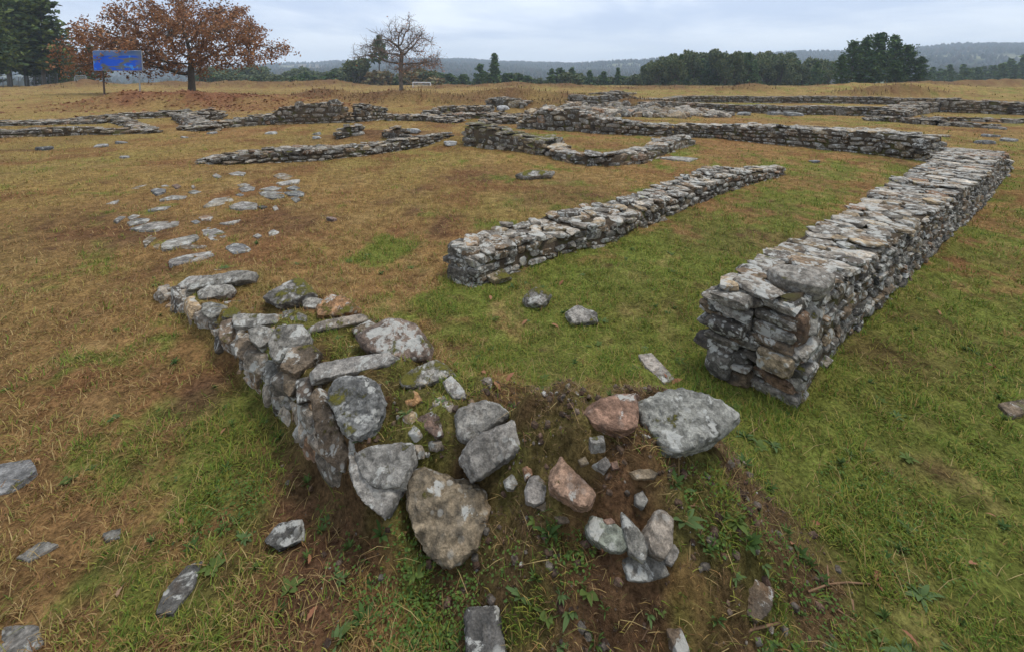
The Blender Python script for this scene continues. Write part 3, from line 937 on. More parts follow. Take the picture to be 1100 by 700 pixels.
# ------------------------------------------------------------------ loose stones on and round the bank
for nm, reg, poly, mode, lab, kw in [
    ('boulder', 'z2', [(108, 200), (130, 163), (200, 146), (280, 153), (325, 213), (337, 245), (322, 330), (292, 392), (222, 420), (190, 400), (148, 300), (118, 250)], 'block', 'big rounded boulder blotched with blue-grey lichen on the low wall', dict(mat=M_GREY, col=BLU, h=.27, k=15, zoff=.02, lod=6)),
    ('boulder', 'o', [(433, 530), (438, 512), (450, 502), (472, 508), (500, 517), (526, 528), (529, 548), (520, 580), (505, 600), (490, 609), (470, 606), (455, 587), (440, 562)], 'block', 'largest speckled granite boulder with an orange stain, in front of the bank', dict(mat=M_GRANITE, col=TAN, k=15, base_z=.02, lod=6, lean=52)),
    ('boulder', 'z2', [(583, 290), (620, 263), (700, 241), (762, 253), (803, 295), (792, 320), (680, 385), (640, 420), (595, 395)], 'block', 'squarish grey stone with a white lichen spot above the long block', dict(mat=M_GREY, col=GR, h=.17, k=15, zoff=.05)),
    ('boulder', 'z2', [(612, 455), (650, 403), (720, 363), (840, 308), (887, 325), (905, 380), (880, 412), (780, 485), (700, 525), (660, 545), (628, 505)], 'block', 'long rough grey block lying aslant on the soil bank', dict(mat=M_PLAIN, col=GR, h=.19, k=22, zoff=.08, lod=6, grow=1.12)),
    ('boulder', 'z3', [(485, 140), (520, 103), (600, 76), (642, 78), (650, 140), (636, 183), (590, 198), (545, 188), (508, 168)], 'block', 'rounded reddish boulder beside the big grey angular one', dict(mat=M_PINK, col=(.27, .175, .135), h=.17, k=15, zoff=.05)),
    ('boulder', 'z3', [(658, 115), (720, 88), (765, 70), (830, 78), (900, 108), (942, 140), (938, 167), (880, 207), (820, 242), (770, 262), (740, 270), (698, 222), (668, 162)], 'block', 'big smooth grey angular boulder on the edge of the bank', dict(mat=M_PLAIN, col=(.29, .295, .29), h=.24, k=24, zoff=.02, lod=6)),
    ('stone', 'z2', [(398, 250), (435, 208), (456, 218), (470, 245), (440, 272), (408, 270)], 'block', 'small orange stone on the wall top beside the lichen boulder', dict(mat=M_PINK, col=(.40, .24, .12), h=.07)),
    ('stone', 'z2', [(476, 240), (510, 213), (537, 235), (527, 250), (490, 254)], 'block', 'small dark stone next to the small orange one', dict(mat=M_PLAIN, col=DK, h=.05)),
    ('stone', 'z2', [(428, 320), (510, 280), (537, 300), (532, 345), (550, 385), (525, 395), (478, 352)], 'block', 'pinkish white crusted stone between the lichen boulder and grey blocks', dict(mat=M_GREY, col=PK, h=.08)),
    ('stone', 'z2', [(508, 420), (540, 410), (557, 430), (530, 447)], 'block', 'little grey stone left of the long rough block', dict(mat=M_PLAIN, col=GR, h=.04, lod=4)),
    ('stone', 'z3', [(386, 330), (420, 278), (440, 320), (480, 350), (510, 380), (497, 418), (460, 423), (420, 393), (388, 362)], 'block', 'pinkish wedge-shaped stone lying in the middle of the bank', dict(mat=M_PINK, col=(.31, .21, .16), h=.14)),
    ('stone', 'z3', [(305, 370), (320, 333), (345, 326), (370, 360), (362, 402), (335, 418), (308, 402)], 'block', 'flat oval pale grey stone on the bank', dict(mat=M_PLAIN, col=LG, h=.06)),
    ('stone', 'z3', [(238, 340), (262, 320), (287, 340), (265, 370), (246, 362)], 'block', 'small grey stone just below the long rough block', dict(mat=M_PLAIN, col=GR, h=.05, lod=4)),
    ('stone', 'z3', [(296, 300), (320, 288), (327, 320), (305, 338)], 'block', 'small reddish brown stone between the long block and pinkish wedge', dict(mat=M_PINK, col=(.28, .17, .11), h=.05, lod=4)),
    ('stone', 'z3', [(516, 292), (555, 266), (570, 290), (550, 314)], 'block', 'small pale pointed stone below the reddish boulder', dict(mat=M_GREY, col=LG, h=.06, lod=4)),
    ('stone', 'z3', [(470, 275), (490, 264), (502, 285), (480, 294)], 'block', 'tiny tan stone beside the small pale pointed one', dict(mat=M_PLAIN, col=TAN, h=.04, lod=4)),
    ('stone', 'z3', [(570, 283), (590, 277), (597, 300), (575, 306)], 'block', 'tiny reddish stone touching the small pale pointed one', dict(mat=M_PINK, col=PK, h=.04, lod=4)),
    ('stone', 'z3', [(633, 312), (680, 298), (714, 315), (702, 332), (650, 333)], 'block', 'flat tan stone below the big grey angular boulder', dict(mat=M_PLAIN, col=TAN, h=.05)),
    ('stone', 'z3', [(648, 385), (670, 373), (684, 400), (668, 427), (648, 412)], 'block', 'small upright grey stone above the broken slabs', dict(mat=M_GREY, col=GR, h=.07, lod=4)),
    ('stone', 'z3', [(500, 490), (520, 456), (560, 490), (605, 488), (620, 540), (597, 560), (560, 557), (508, 517)], 'block', 'greenish stone at the near side of the broken slabs', dict(mat=M_GREY, col=(.25, .28, .25), h=.09)),
    ('slab', 'z3', [(598, 430), (640, 478), (682, 545), (662, 588), (626, 562), (608, 492)], 'block', 'narrow grey slab leaning down the front of the bank', dict(mat=M_SCHIST, col=GR, h=.11)),
    ('slab', 'z3', [(670, 510), (710, 443), (730, 438), (757, 462), (747, 540), (720, 580), (688, 562)], 'block', 'upright pale brown slab, tallest of the broken slabs', dict(mat=M_PLAIN, col=(.30, .27, .24), h=.14)),
    ('stone', 'z3', [(733, 550), (765, 533), (780, 560), (757, 602), (733, 592)], 'block', 'small chipped stone right of the upright pale brown slab', dict(mat=M_PLAIN, col=GR, h=.07, lod=4)),
    ('slab', 'z3', [(608, 585), (650, 568), (720, 578), (742, 630), (680, 650), (628, 647)], 'block', 'squarish stone under the broken slabs, lowest of that pile', dict(mat=M_SCHIST, col=GR, h=.09)),
    ('stone', 'z3', [(338, 422), (370, 403), (390, 425), (370, 440)], 'block', 'little flat brown stone under the oval grey one', dict(mat=M_PINK, col=BR, h=.03, lod=4)),
    ('stone', 'z3', [(398, 452), (430, 443), (442, 470), (410, 474)], 'block', 'little brown stone below the pinkish wedge', dict(mat=M_PINK, col=BR, h=.04, lod=4)),
    ('stone', 'z3', [(548, 462), (572, 455), (585, 470), (560, 478)], 'block', 'little reddish stone behind the greenish one', dict(mat=M_PINK, col=PK, h=.04, lod=4)),
    ('stone', 'z3', [(205, 440), (214, 436), (219, 452), (210, 458)], 'block', 'tiny white stone beside the largest granite boulder', dict(mat=M_PLAIN, col=(.5, .5, .48), h=.02, lod=3)),
    ('stone', 'z3', [(508, 205), (545, 200), (550, 218), (515, 222)], 'flat', 'flat grey chip just below the reddish boulder', dict(mat=M_PLAIN, col=GR, lod=4)),
    ('stone', 'o', [(498, 655), (506, 650), (534, 652), (540, 672), (546, 705), (538, 735), (502, 730)], 'block', 'dark lichen-spotted block at the near edge of the ground', dict(mat=M_GREY, col=DK, h=.10)),
    ('stone', 'o', [(788, 640), (806, 615), (829, 631), (827, 651), (808, 669), (790, 656)], 'block', 'brownish lichen-speckled block alone in the grass by the bank', dict(mat=M_GRANITE, col=BR, h=.10)),
    ('slab', 'o', [(707, 645), (722, 653), (740, 694), (731, 706), (716, 676)], 'flat', 'thin brown sliver of slate on the front of the bank', dict(mat=M_SCHIST, col=BR, lod=4)),
    ('slab', 'o', [(168, 656), (178, 632), (200, 608), (217, 603), (207, 630), (186, 657)], 'flat', 'dark wedge of slate sunk in the grass', dict(mat=M_SCHIST, col=DK, h=.05)),
    ('slab', 'o', [(-30, 506), (0, 498), (32, 493), (38, 504), (12, 525), (-25, 535)], 'flat', 'bare blue-grey slab in the turf by the frame edge', dict(mat=M_PLAIN, col=BLU)),
    ('slab', 'o', [(18, 598), (44, 581), (62, 584), (32, 602)], 'flat', 'small grey slab sunk in the turf below the blue-grey one', dict(mat=M_PLAIN, col=GR)),
    ('slab', 'o', [(-25, 680), (8, 672), (40, 671), (46, 690), (22, 706), (-20, 712)], 'flat', 'whitish crusted slab in the turf at the near corner', dict(mat=M_GREY, col=GR)),
    ('slab', 'o', [(110, 572), (130, 566), (128, 576), (114, 580)], 'flat', 'tiny pale slab chip in the rough grass', dict(mat=M_GREY, col=GR, lod=4)),
    ('stone', 'o', [(284, 581), (300, 561), (325, 557), (327, 580), (302, 592)], 'block', 'dark stone with white crust in the shade of the wall foot', dict(mat=M_GREY, col=DK, h=.08)),
    ('stone', 'o', [(1073, 433), (1100, 428), (1114, 440), (1086, 446)], 'flat', 'flat brown stone in the grass at the right-hand edge', dict(mat=M_PLAIN, col=BR)),
    ('slab', 'o', [(686, 381), (700, 379), (724, 405), (713, 410), (694, 393)], 'flat', 'narrow grey slab in the green grass before the long wall end', dict(mat=M_PLAIN, col=(.33, .31, .29), h=.05)),
    ('stone', 'o', [(606, 336), (620, 327), (642, 338), (642, 349), (614, 352)], 'block', 'pale crusted stone alone in the grass near the middle wall', dict(mat=M_GREY, col=LG, h=.12, k=15)),
    ('stone', 'o', [(561, 321), (575, 306), (593, 318), (586, 333), (564, 332)], 'block', 'moss-topped stone between the middle wall and the pale stone', dict(mat=M_MOSSY, col=GR, h=.16, k=15)),
    ('stone', 'o', [(520, 299), (540, 289), (550, 300), (531, 307)], 'block', 'low tan stone leaning at the end of the middle wall', dict(mat=M_MOSSY, col=TAN, h=.08)),
    ('slab', 'o', [(553, 189), (568, 183), (596, 185), (592, 191), (566, 194)], 'block', 'lone grey slab in the brown grass beyond the middle wall', dict(mat=M_MOSSY, col=LG, h=.14, lod=4)),
    ('slab', 'o', [(710, 169), (726, 168), (749, 170), (740, 173), (724, 171)], 'flat', 'thin pale slab lying before the low kerb wall', dict(mat=M_GREY, col=LG, h=.10, lod=4)),
]:
    if reg == 'z3':
        kw = dict({'zoff': .05, 'thick': .6, 'grow': 1.25}, **kw)
    poly_stone(nm, reg, poly, mode, label=lab, group='loose stones round the bank' if reg != 'o' else None, **kw)

# ------------------------------------------------------------------ flat stones of the old paving beyond the low wall
for poly, lab, c_ in [
    ([(143, 350), (260, 318), (382, 316), (372, 336), (260, 362), (160, 357)], 'longest pale tapering slab of the old paving', LG),
    ([(298, 430), (320, 413), (465, 381), (480, 395), (440, 422), (330, 454), (303, 452)], 'rounded oblong slab beside two small tan stones in the paving', LG),
    ([(473, 350), (540, 340), (600, 365), (650, 392), (642, 407), (560, 417), (518, 387)], 'broad four-cornered slab in the middle of the old paving', LG),
    ([(618, 445), (660, 425), (710, 430), (744, 455), (732, 467), (660, 477)], 'blue-grey slab set apart at the near end of the paving', BLU),
    ([(338, 508), (400, 488), (545, 465), (555, 490), (500, 510), (370, 532), (343, 527)], 'long slab with a yellow moss spot, nearest of the paving', LG),
    ([(378, 445), (430, 433), (522, 438), (512, 450), (390, 452)], 'thin brownish slab edge between two larger paving slabs', BR),
    ([(203, 412), (240, 386), (277, 390), (242, 412), (215, 442)], 'squat stone at the paving edge left of the oblong slab', TAN),
    ([(253, 442), (275, 418), (294, 430), (275, 457)], 'small tan stone touching the rounded oblong slab', TAN),
    ([(123, 320), (190, 296), (237, 305), (222, 322), (138, 337)], 'flat brown-edged slab just above the longest slab', GR),
    ([(126, 296), (155, 281), (190, 287), (140, 307)], 'small slab above the brown-edged one', LG),
    ([(56, 311), (85, 290), (117, 292), (75, 317)], 'small rounded slab at the outer edge of the paving', GR),
    ([(228, 259), (270, 246), (342, 240), (310, 257), (240, 265)], 'narrow pale slab alone above the brown-edged one', LG),
    ([(288, 206), (350, 186), (422, 190), (412, 200), (300, 212)], 'long thin pale slab in brown grass', LG),
    ([(241, 160), (265, 150), (317, 154), (312, 166), (270, 177)], 'oval blue-grey slab near the outer edge', BLU),
    ([(143, 153), (190, 136), (242, 132), (200, 150)], 'thin tan slab at the far outer corner', TAN),
    ([(18, 229), (60, 213), (90, 207), (60, 230)], 'outermost thin pale slab standing clear of the rest', LG),
    ([(508, 239), (560, 203), (642, 193), (654, 213), (590, 234), (520, 242)], 'wedge-shaped tan slab in the middle row', (.34, .32, .28)),
    ([(638, 237), (700, 216), (772, 225), (767, 242), (690, 252), (643, 250)], 'broad whitish slab next to the wedge-shaped one', LG),
    ([(681, 150), (730, 136), (764, 145), (757, 162), (700, 167)], 'round grey slab in the back row', GR),
    ([(676, 133), (710, 125), (740, 132), (690, 143)], 'small pale slab touching the round grey one', LG),
    ([(783, 170), (830, 163), (917, 172), (907, 194), (850, 200), (808, 192)], 'widest slab of the inner cluster', GR),
    ([(788, 156), (850, 140), (897, 148), (870, 160)], 'pale slab behind the widest one', LG),
    ([(908, 171), (980, 161), (1010, 172), (1002, 187), (930, 184)], 'flat grey slab right of the widest one', BLU),
    ([(923, 149), (960, 136), (990, 148), (970, 157)], 'small blue-grey slab in the inner cluster', BLU),
    ([(873, 123), (940, 110), (987, 106), (977, 121), (900, 132)], 'thin white slab at the back of the inner cluster', (.48, .48, .47)),
    ([(858, 86), (900, 74), (952, 88), (932, 107), (885, 102)], 'tan mossy slab farthest back in the inner cluster', TAN),
    ([(630, 77), (680, 66), (718, 72), (702, 84), (650, 84)], 'pale slab at the far edge of the paving', LG),
    ([(551, 86), (570, 76), (597, 90), (575, 98)], 'small pale stone left of the far edge slab', LG),
    ([(943, 201), (970, 191), (992, 205), (970, 219)], 'small round stone at the inner cluster front', GR),
    ([(853, 243), (870, 235), (882, 252), (862, 258)], 'little white stone below the widest slab', (.5, .5, .48)),
    ([(833, 370), (855, 356), (887, 370), (870, 387), (838, 387)], 'broken white stone by the dark bare soil', (.46, .46, .44)),
    ([(755, 389), (780, 376), (799, 388), (780, 399)], 'small pale stone left of the broken white one', LG),
    ([(483, 296), (520, 285), (554, 292), (542, 305), (500, 307)], 'reddish tan slab between the wedge and four-cornered slabs', (.32, .23, .17)),
    ([(588, 326), (650, 316), (692, 307), (660, 327), (630, 332)], 'thin white sliver of slab in mid paving', LG),
    ([(443, 316), (470, 308), (492, 318), (465, 327)], 'small blue slab behind the four-cornered one', BLU),
    ([(346, 136), (375, 128), (394, 140), (370, 148)], 'small pinkish tan stone in the far outer row', PK),
    ([(293, 139), (315, 132), (337, 140), (310, 147)], 'small dull stone behind the oval slab', GR),
    ([(428, 169), (460, 158), (497, 168), (460, 180)], 'low grey stone in the back row beside brown grass', GR),
    ([(668, 183), (690, 175), (710, 183), (690, 190)], 'small blue-grey stone below the round grey slab', BLU),
    ([(773, 241), (800, 236), (827, 242), (800, 250)], 'dark little stone right of the broad whitish slab', DK),
    ([(445, 140), (455, 133), (467, 145), (452, 150)], 'tiny pale pointed stone in the back row', LG),
]:
    big = max(q[0] for q in poly) - min(q[0] for q in poly)
    poly_stone('paving_slab', 'zl', poly, 'flat', mat=M_GREY if big > 60 else M_PLAIN, col=tuple(.84 * v for v in c_), lod=5 if big > 90 else 4, label=lab, cat='slab', group='flat stones of the old paving', k=18, h=.045 if big > 60 else .035)

# a few strays in the middle distance
for px, py, s_, lab, c_ in [
    (108, 158, .34, 'small white stone in the brown grass before the far-left wall', LG), (130, 154.5, .30, 'low grey stone a little beyond the small white one', GR), (134, 170, .26, 'pale stone nearest in the far-left grass', LG),
    (49, 161, .40, 'dark flat stone in a brown patch of grass', DK), (292, 144.5, .42, 'white block before the bulging wall', (.5, .5, .48)), (228, 144, .35, 'flat pale stone before the rubble-topped corner', LG),
    (198, 148.5, .25, 'little grey stone before the rubble-topped corner', GR), (341, 149, .30, 'white stone by the scattered rubble', (.5, .5, .48)), (340, 145, .32, 'grey stone by the scattered rubble', GR),
    (445, 141.5, .45, 'white upright stone on the heathery rise', (.52, .52, .5)), (484, 155, .42, 'white-topped stone at the foot of the mossy wall stub', (.5, .5, .49)), (475, 127.5, .7, 'pale slab on the rubble strip', (.5, .5, .5)),
    (540, 118, .9, 'big pale flat stone among the far rubble', (.46, .46, .46)), (356, 236.5, .16, 'small pinkish stone in the open turf', PK), (1063, 147, .45, 'grey slab in the grass beyond the long wall', GR), (1084, 152, .5, 'pale slab near the edge beyond the long wall', LG),
    (1058, 154.5, .5, 'low dark stone beyond the long wall', GR), (798, 124, .75, 'flat stones lump before the long back wall', GR), (853, 124.5, .9, 'long grey kerb stone before the back wall', GR), (832, 123.5, .8, 'pale kerb stone before the back wall', LG),
    (875, 174.5, .22, 'little blue-grey stone in the enclosure grass', BLU), (740, 196, .06, 'tiny white pebble in the enclosure grass', LG), (755, 119.5, .7, 'reddish low stone behind the enclosure wall', PK),
]:
    q = hit(px, py)
    s_ *= .8
    Vs, Fs = placed((s_, s_ * .8, s_ * .36), (0, 0, 0), rng.normal(0, .5), (rng.normal(0, .1), rng.normal(0, .1)), 4, 10, 6)
    o = mesh_np('stone', Vs, [Fs], M_GREY if q[1] < 20 else M_SCHIST_FAR, None, np.broadcast_to(np.array(c_) * .82, Vs.shape))
    o.location = (q[0], q[1], q[2] + s_ * .04); o['label'] = lab; o['category'] = 'stone'; o['group'] = 'stray stones in the turf'; o['kind'] = 'thing'

FILL = .024
# ------------------------------------------------------------------ the walls
WG = 'ruined walls of the settlement'


def edge(L):
    return [(*G(px, py, z), z) for px, py, z in L]


# long wall on the right: outer (viewer's right) and inner top edges
ea = [(*G(px, py), h) for px, py, h in [(850, 434, .50), (868, 412, .51), (890, 386, .48), (926, 345, .41), (972, 301, .40), (1026, 247, .38), (1055, 222, .40), (1079, 188, .36)]]
eb = edge([(767, 310, .49), (790, 294, .50), (812, 278, .46), (830, 267, .42), (905, 230, .40), (950, 200, .40), (1000, 172, .40), (1018, 160, .36)])
long_wall = wall('long thick drystone wall with a blunt lichen-spotted end standing nearest the viewer', ea, eb, stone=(.15, .052), slab=(.19, .028), lod=3, toplod=4, capn=100, group=WG, batter=.03, rough=.8)
for poly, kw in [
    ([(280, 203), (325, 185), (400, 198), (522, 228), (516, 265), (475, 302), (400, 288), (308, 253)], dict(thick=.36, lean=32, base_z=.49, mat=M_PLAIN, col=(.27, .265, .25), label='long smooth coping slab laid across the wall end')),
    ([(303, 395), (318, 320), (345, 282), (440, 310), (455, 345), (425, 432), (370, 435), (325, 415)], dict(lean=65, base_z=.30, mat=M_GREY, col=LG, label='corner block with yellow lichen')),
    ([(70, 320), (110, 250), (228, 262), (220, 335), (190, 368), (78, 347)], dict(lean=65, base_z=.33, mat=M_SCHIST, col=DK, label='dark block with moss spots at the wall end')),
]:
    o = poly_stone('coping_stone' if 'coping' in kw['label'] else 'corner_stone', 'z4', poly, 'block', parent=long_wall, cat=None, k=20, rough=.03, **kw)

# wall in the middle
mid_wall = wall('middle drystone wall with a loose slaty top running away from the mossy stones',
                edge([(514, 280, .20), (540, 270, .21), (576, 258, .21), (663, 237, .20), (725, 212, .20), (778, 193, .20), (822, 185, .16), (840, 183, .10)]),
                edge([(486, 266, .25), (528, 244, .24), (560, 237, .23), (626, 221, .23), (683, 207, .23), (734, 189, .24), (761, 181, .25), (800, 180, .19), (832, 179, .12)]),
                stone=(.17, .075), slab=(.20, .036), lod=3, toplod=3, capn=60, group=WG, rough=1.3)

# wall along the back of the enclosure
wall_back = front_wall('dark-faced drystone wall closing the far side of the grassy enclosure', [(724, 147), (780, 150), (831, 155.5), (904, 163), (950, 168), (995, 174)], [.40, .44, .50, .54, .55, .55], [.7, .9, 1.0], stone=(.26, .10), slab=(0.40, 0.042), lod=2, toplod=3, capn=40, group=WG, mat=M_SCHIST, rough=1.10)
# bulging wall further along
q_ = front_wall('hump-topped rubble wall rising left of the enclosure wall', [(556, 139), (580, 140), (614, 141.5), (640, 144), (678, 146), (722, 147.5)], [.20, .62, .90, .82, .55, .45, .42, .40], [.6, .8, .9, .8, .7], stone=(.30, .13), slab=(0.32, 0.048), lod=2, toplod=2, group=WG, mat=M_SCHIST_FAR, rough=1.30, faces=(True, True))
# stub with a mossy cap
front_wall('short tumbled wall stub with a mossy cap and big face stones', [(500, 157), (520, 159.5), (544, 162), (565, 164.5), (583, 167)], [.50, .52, .44, .42, .40, .38], [.9, .8, .7], stone=(.34, .13), slab=(0.44, 0.054), lod=3, toplod=3, capn=12, group=WG, mat=M_MOSSY, capmat=M_MOSSY, rough=1.60)
# kerb that curves round
front_wall('low curved kerb of single stones joining the mossy stub', [(588, 167), (600, 172.5), (620, 176), (640, 178), (665, 178), (688, 176.5)], [.26, .22, .20, .22, .20], .40, stone=(.36, .15), slab=(0.40, 0.054), lod=3, toplod=3, capn=10, group=WG, mat=M_GREY, rough=1.60)
front_wall('low broken kerb climbing towards the enclosure wall', [(691, 176), (706, 170), (722, 164), (738, 158.5), (747, 155)], [.20, .14, .24, .26, .20], .55, stone=(.34, .13), slab=(0.40, 0.060), lod=3, toplod=3, capn=8, group=WG, mat=M_GREY, rough=1.70)
# thin wall at mid left
front_wall('thin low wall in the open turf with a scattered far-left end', [(211, 176.5), (235, 177), (260, 176.5), (320, 174), (360, 171), (400, 166.5), (430, 162), (462, 156), (484, 147.5)], [.10, .18, .26, .30, .30, .28, .28, .24, .10], [.9, .8, .55, .5, .45], stone=(.26, .10), slab=(0.26, 0.029), lod=2, toplod=3, capn=30, group=WG, mat=M_SCHIST_FAR, hs=.78, capmat=M_SCHIST_FAR, tone=.72, captone=.86, rough=1.40)
# far left walls
front_wall('low straight wall ending in a flat corner at the far left', [(-40, 150), (0, 149), (40, 147.3), (73, 146.4), (110, 145.3), (157, 144.3)], [.28, .28, .26, .28, .22, .12], .5, stone=(.40, .12), slab=(0.34, 0.029), lod=2, toplod=2, group=WG, mat=M_SCHIST_FAR, hs=.78, capmat=M_SCHIST_FAR, tone=.72, captone=.86, rough=1.20)
front_wall('ankle-high wall running behind the straight far-left wall', [(-40, 137.2), (0, 136.2), (40, 135), (75, 134.3), (103, 133.8)], [.16, .18, .16, .14], .9, stone=(.45, .10), slab=(0.34, 0.029), lod=2, toplod=2, group=WG, mat=M_SCHIST_FAR, hs=.78, capmat=M_SCHIST_FAR, tone=.72, captone=.86, rough=1.30)
front_wall('short return wall closing the flat far-left corner', [(150, 143.6), (138, 139), (124, 134), (117, 132)], [.12, .14, .2, .3], .6, stone=(.40, .12), slab=(0.33, 0.034), lod=2, toplod=2, group=WG, mat=M_SCHIST_FAR, hs=.78, capmat=M_SCHIST_FAR, tone=.72, captone=.86, rough=1.30)
front_wall('long low wall below the leaf-covered mound', [(62, 132.5), (100, 130.5), (130, 129), (165, 127.5), (206, 126)], [.10, .22, .30, .32, .34], .7, stone=(.42, .14), slab=(0.34, 0.034), lod=2, toplod=2, group=WG, mat=M_SCHIST_FAR, hs=.78, capmat=M_SCHIST_FAR, tone=.72, captone=.86, rough=1.40)
front_wall('corner arm of piled rubble slanting towards the viewer', [(184, 129), (192, 133), (200, 137.5), (209, 141.5)], [.34, .28, .26, .22], .8, stone=(.42, .14), slab=(0.34, 0.042), lod=2, toplod=2, group=WG, mat=M_SCHIST_FAR, hs=.78, capmat=M_SCHIST_FAR, tone=.72, captone=.86, rough=1.60)
front_wall('low rubble wall from the slanting arm to the bulging wall', [(210, 141.5), (232, 139), (258, 136.8), (276, 135.6), (290, 134.6)], [.20, .20, .30, .42, .5], .8, stone=(.40, .15), slab=(0.34, 0.042), lod=2, toplod=2, group=WG, mat=M_SCHIST_FAR, hs=.78, capmat=M_SCHIST_FAR, tone=.72, captone=.86, rough=1.60)
front_wall('rubble-topped back arm before the reddish leaf litter', [(207, 130), (222, 129.5), (238, 128.8)], [.42, .55, .40], 1.0, stone=(.40, .15), slab=(0.34, 0.042), lod=2, toplod=2, group=WG, mat=M_SCHIST_FAR, hs=.78, capmat=M_SCHIST_FAR, tone=.72, captone=.86, rough=1.50)
front_wall('swelling mortared wall with a rounded top before the heathery mound', [(289, 134.5), (300, 134.2), (320, 133.4), (345, 132.8), (362, 132.6), (378, 132.4)], [.35, .75, .90, .95, .85, .30], [.7, 1.0, .7], stone=(.34, .13), slab=(0.27, 0.029), lod=2, toplod=2, group=WG, mat=M_SCHIST_FAR, hs=.78, capmat=M_SCHIST_FAR, tone=.72, captone=.86, rough=1.10, warm=.06)
front_wall('rounded stump of wall right of the swelling one', [(383, 131.5), (398, 130.6), (416, 129)], [.60, .82, .55], [.8, 1.0, .8], stone=(.34, .13), slab=(0.27, 0.034), lod=2, toplod=2, group=WG, mat=M_SCHIST_FAR, hs=.78, capmat=M_SCHIST_FAR, tone=.72, captone=.86, rough=1.10)
front_wall('low wall trailing off from the rounded stump', [(417, 130.5), (430, 130.2), (450, 130.5), (470, 132), (486, 133)], [.34, .30, .26, .18, .10], .9, stone=(.40, .13), slab=(0.30, 0.038), lod=2, toplod=2, group=WG, mat=M_SCHIST_FAR, hs=.78, capmat=M_SCHIST_FAR, tone=.72, captone=.86, rough=1.50)
front_wall('squared block of masonry among the low walls', [(454, 127.2), (463, 127.0), (470, 126.8)], [.34, .34, .34], .7, stone=(.55, .28), slab=(0.34, 0.034), lod=2, toplod=2, group=WG, mat=M_SCHIST_FAR, hs=.78, capmat=M_SCHIST_FAR, tone=.72, captone=.86, rough=0.70)
front_wall('rubble strip crossing the centre below the heath bank', [(462, 121.5), (480, 122), (498, 122.5), (515, 122), (530, 120.8)], [.20, .34, .30, .36, .40], 1.3, stone=(.42, .15), slab=(0.34, 0.046), lod=2, toplod=2, group=WG, mat=M_SCHIST_FAR, hs=.78, capmat=M_SCHIST_FAR, tone=.72, captone=.86, rough=2.00)
front_wall('second row of rubble before the heath bank', [(474, 128), (492, 128), (510, 128), (528, 128), (545, 127.5)], [.16, .26, .24, .26, .22], 1.0, stone=(.42, .14), slab=(0.34, 0.042), lod=2, toplod=2, group=WG, mat=M_SCHIST_FAR, hs=.78, capmat=M_SCHIST_FAR, tone=.72, captone=.86, rough=2.00)
front_wall('knee-high row of stones beside the hump-topped wall', [(516, 134.5), (535, 134.5), (556, 133.5), (570, 130)], [.18, .26, .30, .30], .7, stone=(.42, .14), slab=(0.30, 0.042), lod=2, toplod=2, group=WG, mat=M_SCHIST_FAR, hs=.78, capmat=M_SCHIST_FAR, tone=.72, captone=.86, rough=1.70)
front_wall('crumbling wall patch under the brown heath crest', [(522, 115.5), (535, 115.5), (548, 116), (562, 116.5)], [.45, .55, .50, .40], 1.5, stone=(.5, .20), slab=(0.34, 0.050), lod=2, toplod=2, group=WG, mat=M_SCHIST_FAR, hs=.78, capmat=M_SCHIST_FAR, tone=.72, captone=.86, rough=1.50)
# heap of rubble on the hump-topped wall's far side
heap = empty('rubble_heap', (*hit(680, 124)[:2], hit(680, 124)[2]))
tag(heap, 'spread heap of fallen rubble with brown heather behind the hump-topped wall', 'rubble heap')
hp = Heap(); off = np.array(heap.location); nsep = 0
cand = []
for i in range(430):
    a = rng.random() * 6.283; rr = rng.random() ** .6
    x = off[0] + math.cos(a) * rr * 4.6; y = off[1] + math.sin(a) * rr * 1.8 + .8
    s_ = .25 + .5 * rng.random() ** 2
    cand.append((s_, x, y))
cand.sort(key=lambda c: -c[0])
for i, (s_, x, y) in enumerate(cand):
    z = hz(x, y)
    Vs, Fs = placed((s_, s_ * .8, s_ * .5), (x, y, z + s_ * .12), rng.random() * 6, (rng.normal(0, .25), rng.normal(0, .25)), 2, 10, 5)
    if i < 60:
        h1 = Heap(); h1.add(Vs - off, Fs, tint(.04)); h1.build('fallen_stone', M_SCHIST_FAR, heap)
    else: hp.add(Vs - off, Fs, tint(.04))
hp.build('small_rubble', M_SCHIST_FAR, heap)['kind'] = 'stuff'
# the two long walls at the back
front_wall('long straight dark wall in front of the two parallel back walls', [(690, 116.8), (740, 118.6), (822, 122.4), (880, 124), (940, 125.3), (974, 126)], [.40, .44, .46, .50, .50, .46], .9, stone=(.40, .14), slab=(0.34, 0.034), lod=2, toplod=2, group=WG, mat=M_SCHIST_FAR, hs=.78, capmat=M_SCHIST_FAR, tone=.72, captone=.86, rough=0.80)
front_wall('long straight wall behind its parallel neighbour, below the grassy bank', [(612, 110.5), (660, 110.6), (740, 110.6), (840, 111), (940, 112.4), (1030, 114)], [.50, .52, .55, .55, .58, .55], 1.0, stone=(.5, .18), slab=(0.34, 0.042), lod=2, toplod=2, group=WG, mat=M_SCHIST_FAR, hs=.78, capmat=M_SCHIST_FAR, tone=.72, captone=.86, rough=0.70)
front_wall('tumbled arm of wall joining the end of the parallel walls', [(975, 127), (985, 124.5), (998, 122), (1009, 120.5)], [.34, .45, .5, .6], 1.4, stone=(.5, .18), slab=(0.34, 0.055), lod=2, toplod=2, group=WG, mat=M_SCHIST_FAR, hs=.78, capmat=M_SCHIST_FAR, tone=.72, captone=.86, rough=1.70, warm=.03)
